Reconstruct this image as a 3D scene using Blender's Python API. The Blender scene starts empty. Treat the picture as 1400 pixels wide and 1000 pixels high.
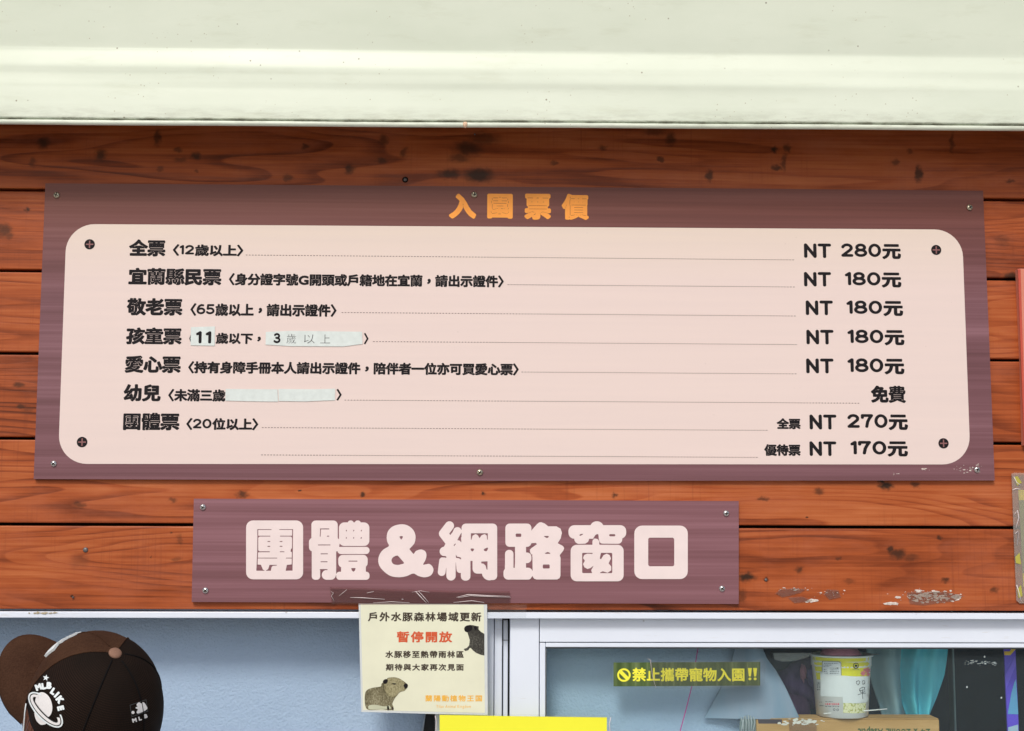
import bpy, bmesh, math, random
import numpy as np
from math import sin, cos, pi, radians
from mathutils import Vector, Matrix
from mathutils.bvhtree import BVHTree

random.seed(7)
RNG = np.random.default_rng(7)
S = bpy.context.scene
COL = S.collection

# ---------------------------------------------------------------- camera
FPX = 1900.0                     # focal length in pixels of the 1400 px wide photograph
EYE = 1.70
YAW, PITCH, ROLL = 0.02767693, 0.11473806, 0.00356069
CAM = Vector((-0.07615186, -2.34726723, EYE))
_f = Vector((sin(YAW)*cos(PITCH), cos(YAW)*cos(PITCH), sin(PITCH)))
_r = Vector((cos(YAW), -sin(YAW), 0.0))
_u = _r.cross(_f)
RT = cos(ROLL)*_r + sin(ROLL)*_u
UP = -sin(ROLL)*_r + cos(ROLL)*_u
FW = _f
cd = bpy.data.cameras.new('camera')
cam = bpy.data.objects.new('camera', cd)
COL.objects.link(cam)
cd.sensor_fit = 'HORIZONTAL'
cd.sensor_width = 36.0
cd.lens = 36.0*FPX/1400.0
cd.clip_start = 0.05
cd.clip_end = 500.0
cam.matrix_world = Matrix(((RT.x, UP.x, -FW.x, CAM.x), (RT.y, UP.y, -FW.y, CAM.y),
                           (RT.z, UP.z, -FW.z, CAM.z), (0, 0, 0, 1)))
S.camera = cam

def ray(px, py):
    return (FW + RT*((px-700)/FPX) - UP*((py-500)/FPX)).normalized()

def at(px, py, Y=0.0):
    d = ray(px, py)
    return CAM + d*((Y-CAM.y)/d.y)

# ---------------------------------------------------------------- world, sun, exposure
SUN_EL, SUN_AZ = radians(42), radians(-14)     # in front of the wall, a little to the left
w = bpy.data.worlds.new('World'); S.world = w; w.use_nodes = True
wn = w.node_tree.nodes; wl = w.node_tree.links
bg = wn['Background']
sky = wn.new('ShaderNodeTexSky'); sky.sky_type = 'NISHITA'; sky.sun_disc = False
sky.sun_elevation = SUN_EL; sky.sun_rotation = pi - SUN_AZ
sky.air_density = 1.0; sky.dust_density = 3.0; sky.ozone_density = 1.0
wl.new(sky.outputs[0], bg.inputs[0]); bg.inputs[1].default_value = 0.115
sd = bpy.data.lights.new('sun', 'SUN'); sd.energy = 1.85; sd.angle = radians(14); sd.color = (1.0, 0.965, 0.90)
sun = bpy.data.objects.new('sun', sd); COL.objects.link(sun)
dirv = Vector((sin(SUN_AZ)*cos(SUN_EL), -cos(SUN_AZ)*cos(SUN_EL), sin(SUN_EL)))
sun.rotation_euler = dirv.to_track_quat('Z', 'Y').to_euler()
sun.location = dirv*20
S.view_settings.view_transform = 'Standard'; S.view_settings.look = 'None'
S.view_settings.gamma = 1.0; S.view_settings.use_curve_mapping = False
S.view_settings.exposure = 0.02

# ---------------------------------------------------------------- node helper
class NT:
    def __init__(s, name, rough=0.5, base=(.8, .8, .8), spec=0.5, metal=0.0):
        s.m = bpy.data.materials.new(name); s.m.use_nodes = True
        s.t = s.m.node_tree; s.n = s.t.nodes; s.l = s.t.links
        s.b = s.n['Principled BSDF']
        s.b.inputs['Base Color'].default_value = (*base, 1)
        s.b.inputs['Roughness'].default_value = rough
        s.b.inputs['Specular IOR Level'].default_value = spec
        s.b.inputs['Metallic'].default_value = metal
        s._c = None
    def set(s, sock, v):
        if isinstance(v, bpy.types.NodeSocket): s.l.new(v, sock)
        elif isinstance(v, (tuple, list)) and len(v) == 3 and sock.type == 'RGBA': sock.default_value = (*v, 1)
        else: sock.default_value = v
    def coord(s):
        if s._c is None: s._c = s.n.new('ShaderNodeTexCoord').outputs['Object']
        return s._c
    def math(s, op, a, b=0.0, clamp=False):
        n = s.n.new('ShaderNodeMath'); n.operation = op; n.use_clamp = clamp
        s.set(n.inputs[0], a); s.set(n.inputs[1], b); return n.outputs[0]
    def vmath(s, op, a, b=(0, 0, 0)):
        n = s.n.new('ShaderNodeVectorMath'); n.operation = op
        s.set(n.inputs[0], a); s.set(n.inputs[1], b)
        return n.outputs['Value'] if op in ('LENGTH', 'DISTANCE', 'DOT_PRODUCT') else n.outputs[0]
    def noise(s, vec, scale=5, detail=4, rough=0.55, dist=0.0):
        n = s.n.new('ShaderNodeTexNoise'); s.set(n.inputs['Vector'], vec)
        n.inputs['Scale'].default_value = scale; n.inputs['Detail'].default_value = detail
        n.inputs['Roughness'].default_value = rough; n.inputs['Distortion'].default_value = dist
        return n.outputs['Fac']
    def voro(s, vec, scale=5, feature='F1'):
        n = s.n.new('ShaderNodeTexVoronoi'); n.feature = feature; s.set(n.inputs['Vector'], vec)
        n.inputs['Scale'].default_value = scale; return n
    def rng(s, v, a, b, c=0.0, d=1.0, smooth=False):
        n = s.n.new('ShaderNodeMapRange'); s.set(n.inputs[0], v)
        if smooth: n.interpolation_type = 'SMOOTHSTEP'
        for i, x in zip((1, 2, 3, 4), (a, b, c, d)): n.inputs[i].default_value = x
        return n.outputs[0]
    def ramp(s, v, stops):
        n = s.n.new('ShaderNodeValToRGB'); s.set(n.inputs[0], v)
        e = n.color_ramp.elements
        while len(e) < len(stops): e.new(0.5)
        for k, (p, c) in enumerate(stops): e[k].position = p; e[k].color = (*c, 1)
        return n.outputs[0]
    def mix(s, f, a, b, mode='MIX'):
        n = s.n.new('ShaderNodeMix'); n.data_type = 'RGBA'; n.blend_type = mode
        s.set(n.inputs[0], f); s.set(n.inputs[6], a); s.set(n.inputs[7], b); return n.outputs[2]
    def bump(s, h, strength=0.3, dist=0.002):
        n = s.n.new('ShaderNodeBump'); s.set(n.inputs['Height'], h)
        n.inputs['Strength'].default_value = strength; n.inputs['Distance'].default_value = dist
        s.l.new(n.outputs[0], s.b.inputs['Normal'])
    def attr(s, name):
        n = s.n.new('ShaderNodeAttribute'); n.attribute_name = name; return n.outputs['Fac']
    def color(s, c): s.set(s.b.inputs['Base Color'], c); return s.m

def simple(name, base, rough=0.5, spec=0.4, var=0.08, scale=30, metal=0.0, bump=0.0):
    t = NT(name, rough, base, spec, metal)
    f = t.noise(t.coord(), scale, 4)
    lo = tuple(c*(1-var) for c in base); hi = tuple(min(1, c*(1+var)) for c in base)
    t.color(t.mix(t.rng(f, .3, .7), lo, hi))
    if bump: t.bump(f, bump, .001)
    return t.m

def film(name, tint, gloss=0.08, rough=0.08, milky=0.0, milk=(.9, .9, .9)):
    """clear plastic or glass sheet: tinted transparency under a glossy skin"""
    m = bpy.data.materials.new(name); m.use_nodes = True
    n, l = m.node_tree.nodes, m.node_tree.links
    n.remove(n['Principled BSDF'])
    tr = n.new('ShaderNodeBsdfTransparent'); tr.inputs[0].default_value = (*tint, 1)
    gl = n.new('ShaderNodeBsdfGlossy'); gl.inputs['Roughness'].default_value = rough
    df = n.new('ShaderNodeBsdfDiffuse'); df.inputs[0].default_value = (*milk, 1)
    m1 = n.new('ShaderNodeMixShader'); m1.inputs[0].default_value = milky
    m2 = n.new('ShaderNodeMixShader'); fr = n.new('ShaderNodeFresnel'); fr.inputs[0].default_value = 1.45
    mm = n.new('ShaderNodeMath'); mm.operation = 'MULTIPLY'; mm.inputs[1].default_value = gloss/0.04
    l.new(fr.outputs[0], mm.inputs[0]); l.new(mm.outputs[0], m2.inputs[0])
    l.new(tr.outputs[0], m1.inputs[1]); l.new(df.outputs[0], m1.inputs[2])
    l.new(m1.outputs[0], m2.inputs[1]); l.new(gl.outputs[0], m2.inputs[2])
    l.new(m2.outputs[0], n['Material Output'].inputs[0])
    return m

# ---------------------------------------------------------------- object helpers
def thing(name, label, cat, loc=(0, 0, 0), group=None):
    o = bpy.data.objects.new(name, None); COL.objects.link(o)
    o.location = loc; o.empty_display_size = 0.05
    o['label'] = label; o['category'] = cat
    if group: o['group'] = group
    return o

def origin(p):
    v = Vector((0, 0, 0))
    while p is not None: v += p.location; p = p.parent
    return v

def link(name, me, parent=None, mats=(), loc=None):
    for m in mats: me.materials.append(m)
    o = bpy.data.objects.new(name, me); COL.objects.link(o)
    if parent is not None: o.parent = parent
    if loc is not None: o.location = loc
    return o

class MB:
    """collects faces in world coordinates, builds ONE mesh"""
    def __init__(s): s.v = []; s.f = []; s.mi = []; s.sm = []; s.uv = None
    def add(s, verts, faces, mi=0, smooth=False):
        b = len(s.v); s.v += [tuple(x) for x in verts]
        for f in faces: s.f.append([b+i for i in f]); s.mi.append(mi); s.sm.append(smooth)
    def quad(s, a, b, c, d, mi=0): s.add([a, b, c, d], [(0, 1, 2, 3)], mi)
    def box(s, x0, x1, y0, y1, z0, z1, mi=0, bev=0.0):
        if bev <= 0:
            s.add([(x, y, z) for x in (x0, x1) for y in (y0, y1) for z in (z0, z1)],
                  [(0, 1, 3, 2), (4, 6, 7, 5), (0, 4, 5, 1), (2, 3, 7, 6), (0, 2, 6, 4), (1, 5, 7, 3)], mi); return
        bm = bmesh.new(); bmesh.ops.create_cube(bm, size=1)
        for v in bm.verts:
            v.co = Vector(((x0+x1)/2+v.co.x*(x1-x0), (y0+y1)/2+v.co.y*(y1-y0), (z0+z1)/2+v.co.z*(z1-z0)))
        bmesh.ops.bevel(bm, geom=list(bm.edges), offset=bev, segments=2, profile=0.5, affect='EDGES')
        s.bm(bm, mi); bm.free()
    def bm(s, bm, mi=0, smooth=False):
        bm.verts.index_update()
        s.add([v.co[:] for v in bm.verts], [[v.index for v in f.verts] for f in bm.faces], mi, smooth)
    def tube(s, pts, r, seg=8, mi=0, taper=None):
        pts = [Vector(p) for p in pts]; vs = []; fs = []
        for i, p in enumerate(pts):
            t = (pts[min(i+1, len(pts)-1)]-pts[max(i-1, 0)]).normalized()
            a = t.orthogonal().normalized() if i == 0 else (a - t*a.dot(t)).normalized()
            b = t.cross(a); rr = r*(taper[i] if taper else 1)
            vs += [p + (a*cos(2*pi*k/seg)+b*sin(2*pi*k/seg))*rr for k in range(seg)]
        for i in range(len(pts)-1):
            for k in range(seg):
                k2 = (k+1) % seg
                fs.append((i*seg+k, i*seg+k2, (i+1)*seg+k2, (i+1)*seg+k))
        fs.append(list(range(seg))[::-1]); fs.append([(len(pts)-1)*seg+k for k in range(seg)])
        s.add(vs, fs, mi, True)
    def lathe(s, c, prof, seg=24, axis=(0, 0, 1), mi=0, cap=True):
        ax = Vector(axis).normalized(); a = ax.orthogonal().normalized(); b = ax.cross(a); c = Vector(c)
        vs = []; fs = []
        for r, h in prof: vs += [c+ax*h+(a*cos(2*pi*k/seg)+b*sin(2*pi*k/seg))*r for k in range(seg)]
        for i in range(len(prof)-1):
            for k in range(seg):
                k2 = (k+1) % seg
                fs.append((i*seg+k, i*seg+k2, (i+1)*seg+k2, (i+1)*seg+k))
        if cap: fs.append(list(range(seg))[::-1]); fs.append([(len(prof)-1)*seg+k for k in range(seg)])
        s.add(vs, fs, mi, True)
    def prism(s, poly, y0, y1, mi=0, side=None):
        """poly: [(x,z)] outline, extruded from y0 (front) to y1 (back)"""
        n = len(poly)
        s.add([(x, y0, z) for x, z in poly], [list(range(n))], mi)
        s.add([(x, y1, z) for x, z in poly], [list(range(n))[::-1]], mi if side is None else side)
        s.add([(x, y0, z) for x, z in poly]+[(x, y1, z) for x, z in poly],
              [(i, i+n, (i+1) % n+n, (i+1) % n) for i in range(n)], mi if side is None else side)
    def build(s, name, mats, parent=None):
        og = origin(parent)
        me = bpy.data.meshes.new(name)
        me.from_pydata([tuple(Vector(v)-og) for v in s.v], [], s.f)
        if not isinstance(mats, (list, tuple)): mats = [mats]
        o = link(name, me, parent, mats)
        me.polygons.foreach_set('material_index', s.mi); me.polygons.foreach_set('use_smooth', s.sm)
        bm = bmesh.new(); bm.from_mesh(me)
        bmesh.ops.recalc_face_normals(bm, faces=bm.faces); bm.to_mesh(me); bm.free()
        return o

from mathutils.geometry import delaunay_2d_cdt
def fill(loops):
    """fills closed 2-D loops (even-odd) -> verts (x,y,0), triangles"""
    vs = []; ed = []
    for lp in loops:
        b = len(vs); n = len(lp); vs += [Vector((float(p[0]), float(p[1]))) for p in lp]
        ed += [(b+i, b+(i+1) % n) for i in range(n)]
    V, _, F, *_r = delaunay_2d_cdt(vs, ed, [], 0, 1e-7)
    V = np.array([v[:] for v in V]); F = np.array([f for f in F])
    C = V[F].mean(1); cnt = np.zeros(len(C), int)
    E0 = np.vstack([np.array(l) for l in loops]); E1 = np.vstack([np.roll(np.array(l), -1, 0) for l in loops])
    for k in range(0, len(C), 400):
        c = C[k:k+400]
        a0, a1, b0, b1 = E0[:, 0], E0[:, 1], E1[:, 0], E1[:, 1]
        up = (a1[None] > c[:, 1:2]) != (b1[None] > c[:, 1:2])
        with np.errstate(divide='ignore', invalid='ignore'):
            xi = (b0-a0)*(c[:, 1:2]-a1)/(b1-a1)+a0
        cnt[k:k+400] = (up & (c[:, 0:1] < xi)).sum(1)
    F = F[cnt % 2 == 1]
    return [(x, y, 0.0) for x, y in V], F.tolist()

# ---------------------------------------------------------------- rounded heavy lettering, grown from the built-in font
GLY = {}; OUT = {}
def load_glyphs(chars):
    chars = sorted(set(chars)-{' '})
    cu = bpy.data.curves.new('glyphs', 'FONT'); cu.body = '\n'.join(chars); cu.space_line = 4; cu.size = 1
    o = bpy.data.objects.new('glyphs', cu); COL.objects.link(o)
    dg = bpy.context.evaluated_depsgraph_get()
    c = o.to_curve(dg)
    for sp in c.splines:
        pts = sp.bezier_points; n = len(pts); poly = []
        for i in range(n):
            a, b = pts[i], pts[(i+1) % n]
            p0, p1, p2, p3 = (np.array(q[:2]) for q in (a.co, a.handle_right, b.handle_left, b.co))
            st = abs(p1-p0).sum()+abs(p2-p3).sum()
            k = 1 if np.linalg.norm(np.cross(np.append(p1-p0, 0), np.append(p3-p0, 0)))+np.linalg.norm(np.cross(np.append(p2-p0, 0), np.append(p3-p0, 0))) < 1e-6 else 5
            for t in np.arange(k)/k:
                poly.append((1-t)**3*p0+3*(1-t)**2*t*p1+3*(1-t)*t*t*p2+t**3*p3)
        poly = np.array(poly)
        k = int(round(-(poly[:, 1].mean()-0.33)/4)); poly[:, 1] += 4*k
        OUT.setdefault(chars[k], []).append(poly)
    o.to_curve_clear(); bpy.data.objects.remove(o); bpy.data.curves.remove(cu)

def rdp(P, eps):
    keep = np.zeros(len(P), bool); keep[0] = keep[-1] = True; st = [(0, len(P)-1)]
    while st:
        a, b = st.pop()
        if b <= a+1: continue
        d = P[b]-P[a]; L = math.hypot(*d)
        q = P[a+1:b]-P[a]
        dist = np.abs(q[:, 0]*d[1]-q[:, 1]*d[0])/L if L > 1e-9 else np.hypot(q[:, 0], q[:, 1])
        i = int(dist.argmax())
        if dist[i] > eps: keep[a+1+i] = True; st += [(a, a+1+i), (a+1+i, b)]
    return P[keep]

def contour(F, X, Y):
    """zero contour of F>0 as closed loops"""
    H, W = F.shape; seg = {}
    ins = F > 0
    idx = ins[:-1, :-1]*1+ins[:-1, 1:]*2+ins[1:, 1:]*4+ins[1:, :-1]*8
    T = {1: [(3, 0)], 2: [(0, 1)], 3: [(3, 1)], 4: [(1, 2)], 5: [(3, 2), (1, 0)], 6: [(0, 2)], 7: [(3, 2)], 8: [(2, 3)],
         9: [(2, 0)], 10: [(0, 3), (2, 1)], 11: [(2, 1)], 12: [(1, 3)], 13: [(1, 0)], 14: [(0, 3)]}
    def key(j, i, e):
        return ((j, i, 0), (j, i+1, 1), (j+1, i, 0), (j, i, 1))[e]
    for j, i in zip(*np.nonzero((idx > 0) & (idx < 15))):
        for a, b in T[int(idx[j, i])]: seg[key(j, i, a)] = key(j, i, b)
    def pt(k):
        j, i, d = k
        if d == 0: a, b = F[j, i], F[j, i+1]; t = a/(a-b); return (X[i]+t*(X[i+1]-X[i]), Y[j])
        a, b = F[j, i], F[j+1, i]; t = a/(a-b); return (X[i], Y[j]+t*(Y[j+1]-Y[j]))
    loops = []
    while seg:
        k0, k = seg.popitem(); lp = [pt(k0)]
        while k != k0 and k in seg:
            lp.append(pt(k)); k = seg.pop(k)
        if len(lp) > 4: loops.append(np.array(lp))
    return loops

def arc(cx, cy, rx, ry, a0, a1, n=14):
    return [(cx+rx*cos(radians(a0+(a1-a0)*k/n)), cy+ry*sin(radians(a0+(a1-a0)*k/n))) for k in range(n+1)]
STROKE = {'N': [[(0, 0), (0, .66), (.46, 0), (.46, .66)]], 'T': [[(0, .66), (.5, .66)], [(.25, .66), (.25, 0)]], '1': [[(0, .55), (.15, .66), (.15, 0)]],
          '0': [arc(.26, .33, .26, .33, 0, 360, 32)], '8': [arc(.26, .50, .21, .16, 0, 360, 28), arc(.26, .17, .26, .17, 0, 360, 28)],
          '2': [arc(.25, .47, .23, .19, 165, -20)+[(.40, .33), (.02, 0), (.5, 0)]], '7': [[(0, .54), (0, .66), (.48, .66), (.36, .48), (.27, .28), (.22, 0)]],
          '3': [arc(.22, .50, .20, .16, 150, -80)+[(.16, .35), (.24, .34)]+arc(.22, .17, .24, .17, 80, -150)],
          '6': [arc(.26, .19, .26, .19, 0, 360, 28), [(.42, .64), (.28, .66), (.12, .58), (.02, .40), (0, .22)]],
          '5': [[(.46, .66), (.06, .66), (.03, .37)]+arc(.22, .20, .27, .20, 130, -150)], '4': [[(.36, 0), (.36, .66), (0, .18), (.5, .18)]]}
def sdf(polys, P):
    """signed distance to filled outlines, negative inside (non-zero winding)"""
    A = np.vstack(polys).astype(np.float32); B = np.vstack([np.roll(p, -1, 0) for p in polys]).astype(np.float32)
    D = B-A; L2 = np.maximum((D*D).sum(1), 1e-12)
    d2 = np.full(len(P), 9e9, np.float32); wn_ = np.zeros(len(P), np.int32)
    for a, d, l2, b in zip(A, D, L2, B):
        q0 = P[:, 0]-a[0]; q1 = P[:, 1]-a[1]
        t = np.clip((q0*d[0]+q1*d[1])/l2, 0, 1)
        e0 = q0-t*d[0]; e1 = q1-t*d[1]
        np.minimum(d2, e0*e0+e1*e1, out=d2)
        cr = d[0]*q1-d[1]*q0
        wn_ += ((a[1] <= P[:, 1]) & (b[1] > P[:, 1]) & (cr > 0)).astype(np.int32)
        wn_ -= ((a[1] > P[:, 1]) & (b[1] <= P[:, 1]) & (cr < 0)).astype(np.int32)
    r = np.sqrt(d2); r[wn_ != 0] *= -1
    return r
def ldist(lines, P):
    d2 = np.full(len(P), 9e9, np.float32)
    for ln in lines:
        for a, b in zip(ln[:-1], ln[1:]):
            d = (b[0]-a[0], b[1]-a[1]); l2 = max(d[0]**2+d[1]**2, 1e-12)
            q0 = P[:, 0]-a[0]; q1 = P[:, 1]-a[1]; t = np.clip((q0*d[0]+q1*d[1])/l2, 0, 1)
            np.minimum(d2, (q0-t*d[0])**2+(q1-t*d[1])**2, out=d2)
    return np.sqrt(d2)

def glyph(ch, wgt, gap, res, widen=1.0):
    key = (ch, wgt, gap, res, widen)
    if key in GLY: return GLY[key]
    if ch in STROKE and widen > 1:
        ln = STROKE[ch]; r = wgt+.034; a = np.vstack([np.array(l) for l in ln])
        X = np.arange(a[:, 0].min()-r-.04, a[:, 0].max()+r+.04, 1/res); Y = np.arange(a[:, 1].min()-r-.04, a[:, 1].max()+r+.04, 1/res)
        gx, gy = np.meshgrid(X, Y)
        f = r-ldist(ln, np.stack([gx.ravel(), gy.ravel()], -1)).reshape(gx.shape); f = np.where(np.abs(f) < 1e-6, 1e-6, f)
        loops = [rdp(np.vstack([l, l[:1]]), 0.22/res)[:-1]+np.array([r, r]) for l in contour(f, X, Y)]
        GLY[key] = (loops, a[:, 0].max()+2*r+.06); return GLY[key]
    polys = [p*np.array([widen if ord(ch) < 0x2e80 else 1.0, 1]) for p in OUT[ch]]
    allp = np.vstack(polys); lo = allp.min(0)-wgt-.05; hi = allp.max(0)+wgt+.05
    X = np.arange(lo[0], hi[0]+1/res, 1/res); Y = np.arange(lo[1], hi[1]+1/res, 1/res)
    gx, gy = np.meshgrid(X, Y); P = np.stack([gx.ravel(), gy.ravel()], -1).astype(np.float32)
    sd_ = sdf(polys, P)
    F = sd_.reshape(gx.shape)
    f = wgt-F
    if gap > 0 and wgt > 0:
        g0, g1 = np.gradient(F, 1/res)
        rid = (np.hypot(g0, g1) < 0.5) & (F > gap*0.45) & (F < wgt*1.05)
        rp = np.stack([gx[rid], gy[rid]], -1).astype(np.float32)
        if len(rp):
            sel = (F > -0.02) & (F < wgt+.05)
            q = np.stack([gx[sel], gy[sel]], -1).astype(np.float32)
            m = np.full(len(q), 9e9, np.float32)
            for k in range(0, len(rp), 64):
                dd = ((q[:, None]-rp[None, k:k+64])**2).sum(-1).min(1); np.minimum(m, dd, out=m)
            f[sel] = np.minimum(f[sel], np.sqrt(m)-gap*0.5)
    f[0] = f[-1] = -1; f[:, 0] = f[:, -1] = -1
    f = np.where(np.abs(f) < 1e-6, 1e-6, f)
    loops = [rdp(np.vstack([l, l[:1]]), 0.22/res)[:-1] for l in contour(f, X, Y)]
    def area(l): return abs(np.sum(l[:, 0]*np.roll(l[:, 1], -1)-l[:, 1]*np.roll(l[:, 0], -1)))/2
    loops = [l for l in loops if len(l) > 3 and area(l) > 0.00012]
    wide = ord(ch) > 0x2e80
    if wide: adv = 1.0
    else:
        adv = (allp[:, 0].max()-allp[:, 0].min())+2*wgt+0.05
        loops = [l-np.array([allp[:, 0].min()-wgt-.02, 0]) for l in loops]
    if ch in '〈〉': adv = 0.5; loops = [l-np.array([0.52 if ch == '〈' else 0.0, 0]) for l in loops]
    if ch == '，': loops = [l+np.array([0.27, 0.27]) for l in loops]
    GLY[key] = (loops, adv); return GLY[key]

def layout(text, wgt=0.03, gap=0.02, res=72, sp=0.0, widen=1.0):
    x = 0; L = []
    for ch in text:
        if ch == ' ': x += 0.34; continue
        lp, a = glyph(ch, wgt, gap, res, widen)
        for l in lp: L.append(l+np.array([x, 0]))
        x += a+sp
    return L

def fitbox(L, u0, v0, u1, v1):
    a = np.vstack(L); lo = a.min(0); hi = a.max(0)
    sc = np.array([(u1-u0)/(hi[0]-lo[0]), (v1-v0)/(hi[1]-lo[1])])
    return [(l-lo)*sc+np.array([u0, v0]) for l in L]

def lettering(parent, name, text, box, Y, mat, wgt=0.03, gap=0.02, res=72, sp=0.0, widen=1.0, flip=False):
    """box = where the writing stands, read off the photograph (x0,y0,x1,y1), on the plane y=Y"""
    x0, y0, x1, y1 = box
    a, b, c = at(x0, y1, Y), at(x1, y1, Y), at(x0, y0, Y)
    L = layout(text, wgt, gap, res, sp, widen)
    if flip: L = [l*-1 for l in L]
    L = fitbox(L, a.x, a.z, b.x, c.z)
    vs, fs = fill(L)
    mb = MB(); mb.add([(x, Y, z) for x, z, _ in vs], fs)
    return mb.build(name, mat, parent)

def pxpoly(pts, Y):
    return [(lambda p: (p.x, p.z))(at(x, y, Y)) for x, y in pts]

def rrect(x0, z0, x1, z1, r, n=8):
    out = []
    for cx, cz, a0 in ((x1-r, z1-r, 0), (x0+r, z1-r, 90), (x0+r, z0+r, 180), (x1-r, z0+r, 270)):
        for k in range(n+1):
            a = radians(a0+90*k/n); out.append((cx+r*cos(a), cz+r*sin(a)))
    return out

def flat(parent, name, poly, Y, mat, t=0.0):
    mb = MB()
    if t > 0: mb.prism(poly, Y, Y+t)
    else:
        vs, fs = fill([poly]); mb.add([(x, Y, z) for x, z, _ in vs], fs)
    return mb.build(name, mat, parent)

load_glyphs('入園票價全12歲以上〈〉宜蘭縣民身分證字號G開頭或戶籍地在，請出示證件敬老65孩童下3愛心持有障手冊本人陪伴者一位亦可買'
            '幼兒未滿三團體20NT8元7免費優待網路窗口&外水豚森林場域更新暫停放移至熱帶雨區期待與大家再次見面陽動植物王国'
            '禁止攜帶寵!單YilanAnimalKingdoMLBIKE4xAsepticm')

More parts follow.
